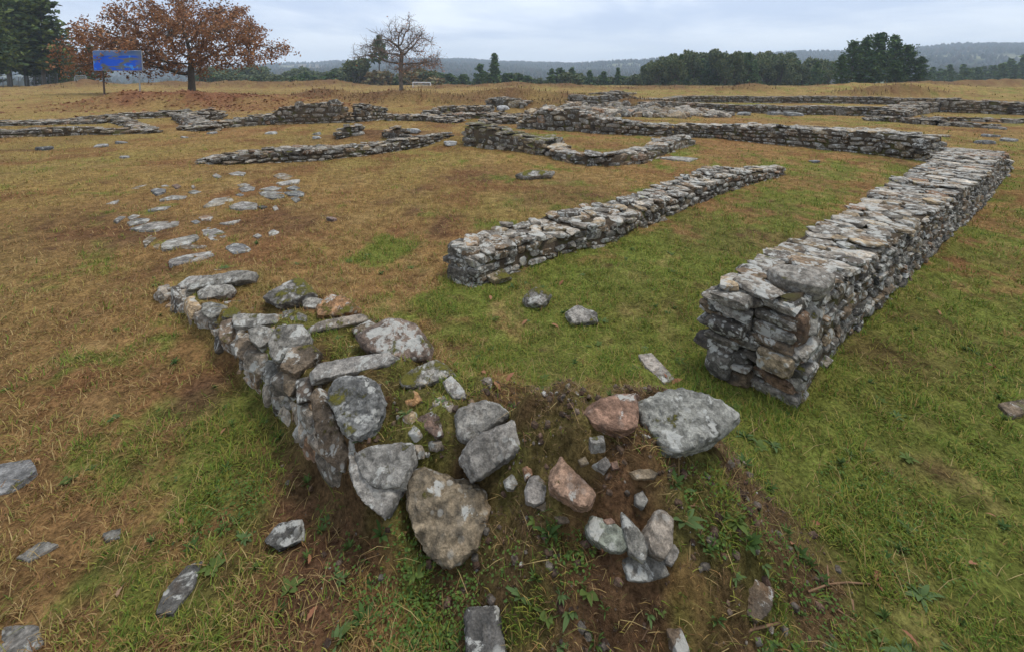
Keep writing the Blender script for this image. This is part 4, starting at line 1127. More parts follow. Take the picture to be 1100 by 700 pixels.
front_wall('thick broken wall heaped with stones at the far right', [(1010, 121), (1035, 122), (1060, 122.8), (1085, 123.6), (1130, 125)], [.75, .80, .75, .70, .70], 1.8, stone=(.46, .17), slab=(0.34, 0.055), lod=2, toplod=2, group=WG, mat=M_SCHIST_FAR, hs=.78, capmat=M_SCHIST_FAR, tone=.72, captone=.86, rough=1.60, warm=.04)
front_wall('thin line of kerb stones before the thick broken wall', [(1003, 130.5), (1030, 131), (1060, 131.7), (1100, 133), (1130, 134)], [.16, .2, .16, .18], .5, stone=(.6, .16), slab=(0.34, 0.038), lod=2, toplod=2, group=WG, mat=M_SCHIST_FAR, hs=.78, capmat=M_SCHIST_FAR, tone=.72, captone=.86, rough=1.75)
front_wall('short row of kerb stones nearer than the thin kerb line', [(1008, 135.5), (1025, 136.3), (1045, 137.5), (1066, 138.5)], [.14, .2, .14], .6, stone=(.55, .14), slab=(0.34, 0.038), lod=2, toplod=2, group=WG, mat=M_SCHIST_FAR, hs=.78, capmat=M_SCHIST_FAR, tone=.72, captone=.86, rough=1.75)
front_wall('low line of stones in front of the parallel wall end', [(930, 130), (950, 131), (975, 133.2), (1004, 135.2)], [.14, .22, .22, .2], .8, stone=(.5, .15), slab=(0.34, 0.042), lod=2, toplod=2, group=WG, mat=M_SCHIST_FAR, hs=.78, capmat=M_SCHIST_FAR, tone=.72, captone=.86, rough=1.80)
front_wall('pale scattering of stones along the far green field', [(632, 102), (655, 102), (680, 102)], [.10, .3, .16], 2.2, stone=(.6, .18), slab=(0.34, 0.059), lod=2, toplod=2, group=WG, mat=M_SCHIST_FAR, hs=.78, capmat=M_SCHIST_FAR, tone=.72, captone=.86, rough=2.00, warm=.1)
front_wall('low step of flat stones past the far end of the long wall', [(1073, 190), (1080, 187), (1086, 183.5)], [.30, .26, .2], .35, stone=(.3, .1), slab=(0.24, 0.025), lod=2, toplod=3, group=WG, rough=1.20)
front_wall('scattered rubble row before the heathery rise', [(362, 150), (374, 147.5), (386, 145.5)], [.16, .3, .26], .5, stone=(.35, .14), slab=(0.27, 0.038), lod=2, toplod=3, group=WG, mat=M_SCHIST_FAR, hs=.78, capmat=M_SCHIST_FAR, tone=.72, captone=.86, rough=2.00)
front_wall('brown stony bank patch left of the white upright stone', [(412, 148), (424, 148.2), (436, 147.6)], [.14, .3, .12], .5, stone=(.4, .16), slab=(0.30, 0.042), lod=2, toplod=2, group=WG, mat=M_SCHIST_FAR, hs=.78, capmat=M_SCHIST_FAR, tone=.72, captone=.86, rough=1.75)
# ------------------------------------------------------------------ trees
def tubes(nodes, par, rad, sides=6):
    """tapered tube for every parent-child edge"""
    V, F, n = [], [], 0
    for i, p in enumerate(par):
        if p < 0: continue
        a, b = nodes[p], nodes[i]; d = b - a; L = np.linalg.norm(d)
        if L < 1e-5: continue
        d = d / L; u = np.cross(d, [0, 0, 1.0] if abs(d[2]) < .9 else [1.0, 0, 0]); u /= np.linalg.norm(u); v = np.cross(d, u)
        k = sides if rad[i] > .03 else 3
        an = np.arange(k) * 2 * math.pi / k
        ring = np.cos(an)[:, None] * u + np.sin(an)[:, None] * v
        ra = min(rad[p], rad[i] * 1.5)
        V.append(a + ring * ra - d * ra * .15); V.append(b + ring * rad[i])
        j = np.arange(k); j2 = (j + 1) % k
        F.append(np.column_stack([n + j, n + j2, n + k + j2, n + k + j])); n += 2 * k
    return np.vstack(V), np.vstack(F)


def colonise(attr, trunk, step, infl, kill, iters=120, jitter=.12, rg=None, droop=0.0):
    nodes = [np.array(p, float) for p in trunk]; par = [-1] + list(range(len(trunk) - 1))
    A = np.array(attr, float)
    for it in range(iters):
        if not len(A): break
        N = np.array(nodes)
        d2 = ((A[:, None, :] - N[None]) ** 2).sum(2)
        ni = d2.argmin(1); dm = d2[np.arange(len(A)), ni]
        act = dm < infl ** 2
        if not act.any(): break
        acc = {}
        for a, k in zip(A[act], ni[act]):
            v = a - N[k]; acc.setdefault(k, np.zeros(3)); acc[k] += v / (np.linalg.norm(v) + 1e-6)
        grew = False
        for k, v in acc.items():
            v = v / (np.linalg.norm(v) + 1e-6) + rg.normal(0, jitter, 3); v[2] -= droop; v /= np.linalg.norm(v)
            q = N[k] + v * step
            if min(np.linalg.norm(q - nodes[c]) for c in range(len(nodes)) if par[c] == k or c == k) < step * .25: continue
            nodes.append(q); par.append(int(k)); grew = True
        N = np.array(nodes)
        d2 = ((A[:, None, :] - N[None]) ** 2).sum(2).min(1)
        A = A[d2 > kill ** 2]
        if not grew: break
    return np.array(nodes), par


def radii(nodes, par, tip, expo, rmax):
    n = len(par); r = np.zeros(n); ch = [0] * n
    for i in range(n):
        if par[i] >= 0: ch[par[i]] += 1
    acc = np.zeros(n)
    for i in range(n - 1, -1, -1):
        if ch[i] == 0: acc[i] = tip ** expo
        if par[i] >= 0: acc[par[i]] += acc[i]
    r = np.minimum(acc ** (1 / expo), rmax)
    return r, np.array(ch)


def cards(P, size, cols, rg, aspect=.6, flat=0.0):
    n = len(P)
    d = rg.normal(0, 1, (n, 3)); d[:, 2] *= (1 - flat); d /= np.linalg.norm(d, axis=1)[:, None]
    e = rg.normal(0, 1, (n, 3)); e -= d * (e * d).sum(1)[:, None]
    if flat: e[:, 2] *= (1 - flat)
    e /= np.linalg.norm(e, axis=1)[:, None]
    s = size * (.6 + .8 * rg.random(n))[:, None]
    V = np.stack([P - d * s * .5, P + e * s * aspect * .5, P + d * s * .5, P - e * s * aspect * .5], 1).reshape(-1, 3)
    F = np.arange(n * 4).reshape(n, 4)
    C = np.repeat(cols, 4, axis=0)
    return V, F, C


def broadleaf(name, lobes, trunk, natt, step, infl, kill, tip, rmax, leaf_n, leaf_size, leaf_cols, seed, twigs=3, twig_len=.8, expo=2.3, leaf_where=None):
    rg = np.random.default_rng(seed)
    att = []
    wts = np.array([a[3] * a[4] * a[5] for a in lobes]); wts = wts / wts.sum()
    for k in rg.choice(len(lobes), natt, p=wts):
        cx, cy, cz, rx, ry, rz = lobes[k]
        v = rg.normal(0, 1, 3); v /= np.linalg.norm(v); v *= rg.random() ** .45
        att.append((cx + v[0] * rx, cy + v[1] * ry, cz + v[2] * rz))
    nodes, par = colonise(att, trunk, step, infl, kill, rg=rg)
    n0 = len(nodes)
    # twigs from thin nodes
    r, ch = radii(nodes, par, tip, expo, rmax)
    nn, pp = list(nodes), list(par)
    tips = []
    for i in range(len(trunk), n0):
        if r[i] < tip * 3.2:
            for _ in range(twigs if ch[i] == 0 else max(1, twigs - 1)):
                d = nodes[i] - nodes[par[i]]; d = d / (np.linalg.norm(d) + 1e-6) + rg.normal(0, .75, 3); d /= np.linalg.norm(d)
                L = twig_len * (.5 + .8 * rg.random()); k = i
                for q in range(2):
                    nn.append(nn[k] + d * L / 2); pp.append(k); k = len(nn) - 1; d = d + rg.normal(0, .3, 3); d /= np.linalg.norm(d)
                    tips.append(nn[k])
    nodes, par = np.array(nn), pp
    r, ch = radii(nodes, par, tip, expo, rmax)
    # flare at the foot
    r[0] *= 1.35
    V, F = tubes(nodes, par, r, 8)
    P = None
    if leaf_n:
        tips = np.array(tips)
        if leaf_where is not None: tips = tips[leaf_where(tips, rg)]
        idx = rg.integers(0, len(tips), leaf_n)
        P = tips[idx] + rg.normal(0, leaf_size * .9, (leaf_n, 3))
        base = np.array(leaf_cols)[rg.integers(0, len(leaf_cols), leaf_n)] * (.75 + .5 * rg.random((leaf_n, 1)))
        cl = .85 + .3 * np.clip(.5 + fbm(P[:, 0] * .6, P[:, 1] * .6, P[:, 2] * .6, s=seed, o=2), 0, 1)
        P = cards(P, leaf_size, base * cl[:, None], rg)
    return (V, F), P


def build_tree(name, wood, leaves, loc, label, cat='tree', group=None, bark=None):
    root = empty(name, loc); tag(root, label, cat, group)
    mesh_np('trunk', wood[0], [wood[1]], bark or M_BARK, root)
    if leaves is not None:
        mesh_np('crown', leaves[0], [leaves[1]], M_LEAF, root, leaves[2], smooth=False)
    return root


# the big oak: ground point under its trunk, size from its distance
g = np.array([*G(206, 100), 0]); g = np.array([g[0], g[1], hz(g[0], g[1])]); mp_ = g[1] / FPX       # metres per pixel there
m_ = mp_
# lobes in pixels relative to the trunk foot: (dx, dheight, rx, rz)
lob = []
for dx, hgt, rx, rzz in [(-62, 62, 40, 24), (-20, 78, 46, 26), (25, 76, 46, 24), (60, 60, 34, 20), (0, 52, 60, 18), (-88, 42, 28, 20), (74, 42, 22, 14), (-45, 34, 44, 12), (50, 34, 34, 9), (-100, 28, 14, 14), (-86, 56, 24, 16), (84, 48, 18, 12), (-30, 28, 60, 6)]:
    lob.append((dx * m_, rng.normal(0, 1.0), hgt * m_ * 1.03, rx * m_ * .92, 3.6 + rx * m_ * .5, rzz * m_))
wood, lv = broadleaf('oak', lob, [(0, 0, -.3), (.05, 0, 1.2), (-.05, .1, 2.4), (.1, 0, 3.4)], 700, .75, 9.0, 1.2,   .015, .45, 26000, .26,
                     [(.27, .120, .052), (.31, .155, .070), (.20, .092, .045), (.37, .20, .095), (.24, .12, .065)], 11, twigs=4, twig_len=1.3, expo=2.3)
build_tree('oak_tree', wood, lv, g, 'wide spreading oak full of russet dead leaves', 'tree')

M_TWIGGY = plain('brown_bark', (.15, .125, .105), .95, var=.45, sc=3)
# the smaller, nearly bare tree
g = np.array([*G(431, 102), 0]); g = np.array([g[0], g[1], hz(g[0], g[1])]); m_ = g[1] / FPX
lob = []
for dx, hgt, rx, rzz in [(0, 66, 20, 17), (-18, 56, 18, 16), (18, 60, 18, 15), (-36, 44, 16, 10), (30, 40, 16, 12), (36, 34, 12, 8), (-8, 46, 26, 12), (-44, 40, 12, 6), (10, 30, 28, 6)]:
    lob.append((dx * m_, 0, hgt * m_, rx * m_, rx * m_ * .9 + .6, rzz * m_))
wood, lv = broadleaf('bare', lob, [(0, 0, -.2), (.02, 0, .8), (-.02, 0, 1.6), (0, .03, 2.3), (.05, 0, 3.0), (.12, 0, 4.0)], 620, .30, 5.0, .5, .0085, .20, 1100, .16,
                     [(.34, .15, .08), (.28, .16, .10), (.40, .22, .13)], 23, twigs=6, twig_len=.75, expo=2.35,
                     leaf_where=lambda T, rg: (rg.random(len(T)) < np.clip(.35 + .12 * T[:, 0] - .08 * (T[:, 2] - 4), .05, 1)))
build_tree('oak_tree', wood, lv, g, 'smaller rounded tree, nearly bare, a few brown leaves on its lower boughs', 'tree', bark=M_TWIGGY)


# conifers: whorled boughs of dark tufts
def conifer(h, rw, seed, whorls=16, base=.12, tufts=11, size=.7, cols=((.020, .036, .016), (.030, .050, .020), (.045, .062, .022)), shape=1.0, ragged=.25, trunk_r=.28, up=.25):
    rg = np.random.default_rng(seed)
    nodes = [np.array([0, 0, -.5])]; par = [-1]
    k = 0; P = []
    lean = rg.normal(0, .02, 2)
    for i in range(whorls * 2):
        z = h * (i + 1) / (whorls * 2)
        nodes.append(np.array([lean[0] * z, lean[1] * z, z])); par.append(k); k = len(nodes) - 1
        f = z / h
        if f < base: continue
        g_ = (f - base) / (1 - base)
        prof = (1 - g_) ** shape * min(1, .55 + g_ * 3)
        for b in range(rg.integers(3, 6)):
            a = rg.random() * 6.283; L = rw * prof * (1 - ragged + 2 * ragged * rg.random()) + .15
            d = np.array([math.cos(a), math.sin(a), up * (.2 + rg.random()) * (g_ + .2)])
            e = nodes[k] + d * L
            nodes.append(e); par.append(k)
            for t in range(tufts):
                u = (.25 + .8 * rg.random()) * L
                P.append(nodes[k] + d * u + rg.normal(0, 1, 3) * np.array([.30, .30, .20]) * size * (.6 + u / (L + .1)))
    nodes = np.array(nodes)
    r = np.array([max(.03, trunk_r * (1 - max(n[2], 0) / h)) if np.hypot(n[0] - lean[0] * n[2], n[1] - lean[1] * n[2]) < .05 else .04 for n in nodes])
    V, F = tubes(nodes, par, r, 7)
    P = np.array(P)
    cc = np.array(cols)[rg.integers(0, len(cols), len(P))] * (.75 + .5 * rg.random((len(P), 1)))
    return (V, F), cards(P, size * 1.15, cc, rg, .55, .35)


def roundtree(h, rw, seed, n=2600, cols=((.035, .050, .022), (.050, .060, .028), (.028, .042, .020)), size=.75, low=.12):
    """a bushy, uneven crown of several clumps on a short forked trunk"""
    rg = np.random.default_rng(seed)
    nodes = [np.array([0, 0, -.5]), np.array([0, 0, h * .3])]; par = [-1, 0]
    P = []
    for i in range(11):
        a = rg.random() * 6.283; zz = h * (low + .18 + (.78 - low) * rg.random()); prof = math.sqrt(max(0.08, 1 - ((zz / h - .45) / .62) ** 2))
        c_ = np.array([math.cos(a) * rw * .62 * prof * rg.random() ** .4, math.sin(a) * rw * .62 * prof * rg.random() ** .4, zz])
        nodes.append(c_); par.append(1)
        v = rg.normal(0, 1, (n // 11, 3)); v /= np.linalg.norm(v, axis=1)[:, None]; v *= rg.random((n // 11, 1)) ** .4
        P.append(c_ + v * np.array([rw * .42, rw * .42, h * .15]) * (.7 + .6 * rg.random()))
    r = np.array([.22, .16] + [.06] * 11) * h / 9
    P = np.vstack(P); P = P[P[:, 2] > .2]
    V, F = tubes(np.array(nodes), par, r, 6)
    cc = np.array(cols)[rg.integers(0, len(cols), len(P))] * (.7 + .6 * rg.random((len(P), 1)))
    return (V, F), cards(P, size, cc, rg, .65, .2)


PROTO = {}


def proto(key, wood, lv):
    mw = mesh_np('trunk', wood[0], [wood[1]], M_BARK); mc = mesh_np('crown', lv[0], [lv[1]], M_LEAF, None, lv[2] * np.array([2.3, 2.5, 2.1]), smooth=False)
    PROTO[key] = (mw.data, mc.data); bpy.data.objects.remove(mw); bpy.data.objects.remove(mc)


proto('pine1', *conifer(12, 2.9, 31, 17)); proto('pine2', *conifer(12, 3.6, 32, 15, ragged=.4, shape=.7)); proto('pine3', *conifer(12, 2.3, 33, 18, shape=1.2))
_big = ((.016, .030, .014), (.022, .040, .017), (.040, .058, .020))
proto('pine_big1', *conifer(14, 4.6, 34, 22, base=.05, tufts=15, size=.72, shape=.60, ragged=.48, cols=_big, up=.9)); proto('pine_big2', *conifer(14, 4.1, 35, 22, base=.05, tufts=15, size=.70, shape=.75, ragged=.5, cols=_big, up=.9))
_lp = ((.020, .030, .014), (.030, .042, .016), (.060, .070, .022))
proto('pine_tall1', *conifer(24, 6.0, 36, 24, base=.17, tufts=17, size=1.15, shape=.42, ragged=.45, cols=_lp, trunk_r=.5)); proto('pine_tall2', *conifer(24, 5.2, 37, 24, base=.20, tufts=17, size=1.15, shape=.38, ragged=.5, cols=_lp, trunk_r=.5))
_eu = ((.040, .050, .026), (.055, .062, .032), (.030, .040, .022), (.070, .070, .034))
proto('round1', *roundtree(11, 4.3, 41, cols=_eu)); proto('round2', *roundtree(11, 3.8, 42, cols=_eu)); proto('round3', *roundtree(10, 4.6, 43, cols=((.10, .060, .032), (.075, .055, .03), (.060, .055, .030)), n=2000))
proto('pine_top', *conifer(12, 2.6, 38, 17, base=.62, tufts=9))


def put_tree(key, name, px, top_py, dist, label, group=None, wmul=1.0, cat='tree', sink=0.0, height=None):
    """stand a tree of the kind at a bearing and distance, tall enough to reach top_py"""
    d = ray(px, 90); x, y = d[0] / d[1] * dist, dist
    dist = math.hypot(x, y)
    z = hz(x, y) - sink
    dt = ray(px, top_py); ztop = CAMH + dt[2] / math.hypot(dt[0], dt[1]) * dist
    h = max(2.5, ztop - z) if height is None else height
    nat = {'pine1': 12, 'pine2': 12, 'pine3': 12, 'pine_top': 12, 'pine_big1': 14, 'pine_big2': 14, 'pine_tall1': 24, 'pine_tall2': 24, 'round1': 11, 'round2': 11, 'round3': 10}[key]
    root = empty(name, (x, y, z)); tag(root, label, cat, group)
    s_ = h / nat; root.scale = (s_ * wmul, s_ * wmul, s_); root.rotation_euler = (0, 0, rng.random() * 6.28)
    for nm, me in zip(('trunk', 'crown'), PROTO[key]):
        o = bpy.data.objects.new(nm, me); link(o, root)
    return root


# tall pines at the far left
gp = 'tall pines at the left edge'
for px, tp, dist, key, wm, lab in [(-22, -40, 86, 'pine_tall1', 1, 'tall dark pine at the very edge of the frame'), (6, -12, 82, 'pine_tall2', .9, 'tall dark pine with a bare lower trunk, second from the frame edge'), (24, -4, 90, 'pine_tall1', .85, 'dense dark pine in the middle of the tall row'),
                                   (42, 0, 84, 'pine_tall2', 1.0, 'tall pine with a ragged open top nearest the gap of sky'), (-8, 10, 75, 'pine_tall2', .8, 'lower pine in front of the tall row with yellowish boughs'), (33, 22, 94, 'pine_tall1', .9, 'shorter dark pine behind the tall row'), (54, 34, 92, 'pine_tall1', .75, 'lowest pine at the open end of the tall row')]:
    put_tree(key, 'pine_tree', px + 5, tp, dist, lab, gp, wm * 1.2)
for px, tp, dist, key, lab in [(-14, 40, 84, 'pine_big1', 'low thick pine filling the gap at the frame edge under the tall row'), (48, 54, 88, 'pine_big2', 'low pine under the open end of the tall row'), (60, 62, 86, 'pine_big1', 'lowest olive pine sapling beside the tall row')]:
    put_tree(key, 'pine_tree', px, tp, dist, lab, gp, 1.3)
put_tree('round1', 'bushy_tree', 70, 66, 112, 'small olive bush-like tree beside the tall pines', None, 1.2)
put_tree('pine2', 'pine_tree', 97, 50, 90, 'bushy green pine half hidden behind the oak and the blue board', None, 1.3)
put_tree('pine2', 'pine_tree', 76, 50, 140, 'distant dark pine in the gap beside the tall pines', None, 1.0)
# lone trees
for px, tp, key, dist, wm, lab in [(531, 59, 'pine3', 161, 1.15, 'tallest pointed conifer of the middle treeline'), (515, 70, 'pine2', 161, 1.0, 'shorter conifer beside the tallest pointed one'), (408, 40, 'pine_top', 158, .8, 'thin tall pine seen through the bare tree'), (383, 67, 'round1', 158, 1.1, 'rounded green tree left of the bare tree'), (400, 66, 'round3', 159, 1.3, 'brownish rounded tree just behind the bare tree'),
                                   (457, 66, 'round3', 161, 1.6, 'wide pale brown leafless thicket right of the bare tree'), (592, 75, 'pine2', 168, .9, 'slim conifer at the middle of the treeline'), (602, 74, 'pine2', 168, 1.2, 'broad dark conifer right of the slim one'), (614, 74, 'pine1', 170, 1.2, 'full round-topped conifer in the treeline'), (633, 77, 'pine1', 168, 1.2, 'dark conifer standing alone in a treeline gap'), (649, 78, 'pine3', 169, 1.5, 'stubby dark conifer right of the gap'), (664, 74, 'pine3', 170, .9, 'thin pointed conifer near the wood'),
                                   (656, 80, 'round3', 176, 1.2, 'brownish shrub-like tree between two conifers'), (672, 82, 'round3', 173, 1.3, 'low brownish tree before the wood'), (554, 80, 'round3', 176, 1.1, 'small tan tree among the green belt')]:
    put_tree(key, 'conifer' if key.startswith('pine') else 'broadleaf_tree', px, tp, dist, lab, None, wm)
# the low belt of young pines
gb = 'young pines of the low belt'
for i, px in enumerate(np.linspace(212, 706, 96)):
    tp = 82 + 3.0 * vn(px * .09, 3.0, s=5) + rng.normal(0, 1.3) + (2 if px > 560 else 0)
    put_tree(['pine1', 'pine2', 'round1', 'pine3'][int(rng.integers(0, 4))], 'young_pine', px + rng.normal(0, 2), tp, 158 + rng.random() * 28, 'one of the low green trees of the unbroken belt behind the field', gb, 1.5)
# darker trees behind them on the left
gb = 'grey-green trees beyond the oak'
for i, px in enumerate(np.linspace(226, 388, 40)):
    tp = 76 + 3.5 * vn(px * .05, 9.0, s=6) + rng.normal(0, 1.5) + (px > 330) * 4
    put_tree(['round1', 'round2', 'round3'][int(rng.integers(0, 3))], 'distant_tree', px + rng.normal(0, 2), tp, 200 + rng.random() * 45, 'one of the grey-green far trees showing past the oak', gb, 1.3)
# the wood
gb = 'trees of the pine wood'
for i in range(84):
    px = 690 + 200 * (i + rng.random()) / 84
    tp = np.interp(px, [680, 700, 718, 740, 790, 830, 850, 870, 892], [76, 70, 62, 61, 62, 61, 63, 68, 73]) + rng.normal(0, 2.2) + 8 * rng.random() ** 2
    put_tree(['round1', 'round2', 'pine2', 'round1', 'pine1'][int(rng.integers(0, 5))], 'wood_tree', px, tp, 128 + rng.random() * 34, 'one of the close-set grey-green trees of the wood beyond the banks', gb, .85)
gb = 'dark firs of the right-hand wood'
for i in range(52):
    px = 985 + 200 * (i + rng.random()) / 52
    tp = np.interp(px, [985, 1010, 1040, 1070, 1100, 1200], [77, 74, 73, 68, 62, 58]) + rng.normal(0, 2) + 6 * rng.random() ** 2
    put_tree(['pine1', 'pine3', 'pine2'][int(rng.integers(0, 3))], 'distant_fir', px, tp, 185 + rng.random() * 60, 'one of the hazy dark firs beyond the heath at the far right', gb, 1.1)
# the dark pine clump
gb = 'dark pine clump on the bank'
for px, tp, dist, key, wm, lab in [(944, 38, 100, 'pine_big1', 1.0, 'tallest dark pine in the middle of the clump'), (928, 42, 99, 'pine_big2', .95, 'dark pine left of the tallest one in the clump'), (914, 46, 98, 'pine_big1', .85, 'dark pine with a pointed ragged top near the clump edge'), (903, 60, 96, 'pine_big2', 1.1, 'low spreading pine at the outer left of the clump'), (960, 40, 102, 'pine_big2', 1.0, 'dark pine right of the tallest one in the clump'), (974, 50, 100, 'pine_big1', 1.0, 'yellowish-green pine in the right half of the clump'), (988, 62, 98, 'pine_big2', 1.15, 'low pine with long boughs at the outer right of the clump'), (936, 62, 95, 'pine_big1', 1.3, 'broad low pine in front of the clump'), (962, 66, 95, 'pine_big2', 1.3, 'shrubby pine low in the front of the clump')]:
    put_tree(key, 'pine_tree', px, tp, dist, lab, gb, wm)
# ------------------------------------------------------------------ sign, goals, fence
def tube_between(a, b, r, sides=10):
    V, F = tubes(np.array([a, b], float), [-1, 0], np.array([r, r]), 10)
    return V, F


def bar(name, pts, r, mat, parent):
    Vs, Fs, n = [], [], 0
    for a, b in pts:
        V, F = tube_between(a, b, r); Vs.append(V); Fs.append(F + n); n += len(V)
        k = len(V) // 2
    return mesh_np(name, np.vstack(Vs), [np.vstack(Fs)], mat, parent)


def box(name, lo, hi, mat, parent, bev=.01):
    b = bmesh.new(); bmesh.ops.create_cube(b, size=1)
    lo, hi = Vector(lo), Vector(hi)
    for v in b.verts: v.co = Vector([(lo[i] + hi[i]) / 2 + v.co[i] * (hi[i] - lo[i]) for i in range(3)])
    bmesh.ops.bevel(b, geom=b.edges[:], offset=bev, segments=2, affect='EDGES')
    me = bpy.data.meshes.new(name); b.to_mesh(me); b.free(); me.materials.append(mat)
    return link(bpy.data.objects.new(name, me), parent)


def on_bearing(px, dd):
    d = ray(px, 90); x, y = d[0] / d[1] * dd, dd
    return np.array([x, y, hz(x, y)])


def z_at(px, py, dd):
    d = ray(px, py); return CAMH + d[2] / d[1] * dd


g1 = on_bearing(111.5, 44); g2 = on_bearing(150, 44); g2 = np.array([g2[0] / g2[1] * g1[1], g1[1], g2[2]])
mpx = abs(g2[0] - g1[0]) / 38.5
sg = empty('information_board', tuple(g1)); tag(sg, 'faded blue information board on two posts in front of the oak', 'sign')
Wd = g2[0] - g1[0]
Hs = z_at(112, 55, 44) - g1[2]; Hb = z_at(112, 76, 44) - g1[2]
b_ = bar('post', [((0, 0, -.3), (0, 0, Hb + .2))], .075, M_RUSTPOST, sg); b_['label'] = 'dark brown post'
b_ = bar('post', [((Wd, 0, -.3), (Wd, 0, Hb + .2))], .065, M_GALV, sg); b_['label'] = 'grey metal post'
x0, x1 = -8.5 * mpx, Wd + 4.5 * mpx
m = NT('faded_blue_print'); m._p = m.n('ShaderNodeTexCoord').outputs['Object']
sx = m.n('ShaderNodeSeparateXYZ'); m.l(m._p, sx.inputs[0])
mp1 = m.n('ShaderNodeMapping'); mp1.inputs['Scale'].default_value = (.55, 1, 2.4); m.l(m._p, mp1.inputs['Vector'])
n1 = m.noise(1.1, 3, .6, vec=mp1.outputs[0], dist=.5)
mp2 = m.n('ShaderNodeMapping'); mp2.inputs['Scale'].default_value = (1.2, 1, .8); m.l(m._p, mp2.inputs['Vector'])
n2 = m.noise(1.6, 2, .5, vec=mp2.outputs[0])
c = m.mix(m.ramp(n1, .44, .49), (.13, .15, .16), (.003, .10, .72))
c = m.mix(m.ramp(n2, .60, .68, 0, .75), c, (.04, .33, .95))
c = m.mix(m.ramp(m.noise(7, 4), .6, .75, 0, .25), c, (.20, .20, .18))
# the faded header strip and the bleached right end
c = m.mix(m.ramp(sx.outputs[2], Hs - .52, Hs - .40), c, (.10, .19, .42))
c = m.mix(m.ramp(sx.outputs[0], x1 - .8, x1 - .1, 0, .6), c, (.14, .165, .17))
m.bsdf(c, .45, .3)
box('panel', (x0, -.12, Hb), (x1, -.08, Hs), m.m, sg)
fr = []
for a, b in [((x0, -.06, Hb), (x1, -.06, Hb)), ((x1, -.06, Hb), (x1, -.06, Hs)), ((x1, -.06, Hs), (x0, -.06, Hs)), ((x0, -.06, Hs), (x0, -.06, Hb))]: fr.append((a, b))
bar('frame', fr, .05, M_GALV, sg)

for (pa, pb, top, lab, col_) in [((443.5, 95.5), (462.5, 95.0), 88.8, 'white five-a-side football goal standing on the far field', M_WHITE), ((80.5, 90.5), (92.5, 89.5), 81.5, 'pale football goal half sunk behind the brown mound', M_GALV)]:
    dist = 78 if top > 85 else 84
    def at_d(px, dd):
        d = ray(px, 90); x, y = d[0] / d[1] * dd, dd
        return np.array([x, y, hz(x, y)])
    a = at_d(pa[0], dist); b = at_d(pb[0], dist * .99)
    dt = ray(pa[0], top); zt = CAMH + dt[2] / dt[1] * dist
    go = empty('football_goal', tuple(a)); tag(go, lab, 'football goal', 'football goals')
    v = b - a; hh = max(.9, zt - a[2]); back = np.array([-.15, 1.1, 0])
    z_ = np.array([0, 0, 1.0])
    bar('post', [((0, 0, -.2), z_ * hh)], .075, col_, go); bar('post', [(v - z_ * .2, v + z_ * hh)], .075, col_, go); bar('crossbar', [(z_ * hh, v + z_ * hh)], .075, col_, go)
    bar('back_frame', [(z_ * hh, back - z_ * .1), (v + z_ * hh, v + back - z_ * .1), (back, v + back)], .04, M_GALV, go)
    netp = []
    for q in np.linspace(0, 1, 15): netp.append((v * q + z_ * hh, v * q + back))
    for q in np.linspace(0, 1, 8): netp.append((z_ * hh * (1 - q) + back * q, v + z_ * hh * (1 - q) + back * q))
    bar('net', netp, .012, M_WHITE, go)

# wire fence before the tall pines
d_ = lambda px, dd: (lambda d: np.array([d[0] / d[1] * dd, dd]))(ray(px, 90))
fa, fb = d_(-40, 70), d_(62, 72)
fe = empty('wire_fence', (*fa, hz(*fa))); tag(fe, 'grey wire mesh fence under the tall pines', 'fence'); off = np.array(fe.location)
for i in range(13):
    q = fa + (fb - fa) * i / 12; z = hz(*q)
    bar('post', [(np.array([*q, z - .2]) - off, np.array([*q, z + 1.6]) - off)], .04, M_WIRE, fe)
wires = []
for hgt in np.arange(.15, 1.6, .16):
    for i in range(12):
        q = fa + (fb - fa) * i / 12; q2 = fa + (fb - fa) * (i + 1) / 12
        wires.append((np.array([*q, hz(*q) + hgt]) - off, np.array([*q2, hz(*q2) + hgt]) - off))
bar('wire_mesh', wires, .018, M_WIRE, fe)

# ------------------------------------------------------------------ ground and hills
def polar(r_edges, az, name, mat, fine):
    Rr, Az = np.meshgrid(r_edges, az, indexing='ij')
    X = (Rr * np.sin(Az)).ravel(); Y = (Rr * np.cos(Az)).ravel()
    Z = H(X, Y)
    nr, na = len(r_edges), len(az)
    i = np.arange(nr - 1)[:, None] * na; j = np.arange(na)[None]; j2 = (j + 1) % na
    F = np.stack([i + j, i + na + j, i + na + j2, i + j2], -1).reshape(-1, 4)[:, ::-1]
    C = ground_col(X, Y)
    return X, Y, Z, F, C


az = np.concatenate([np.linspace(-62, 62, 680), np.linspace(62, 298, 80)[1:-1]]) * math.pi / 180
re = [.12]
while re[-1] < 330:
    re.append(re[-1] * (1.009 if 1 < re[-1] < 9 else 1.014))
X, Y, Z, F, C = polar(np.array(re), az, 'ground', M_TURF, True)
gd = mesh_np('ground', np.column_stack([X, Y, Z]), [F], M_TURF, None, C, cname='ground'); gd['kind'] = 'structure'
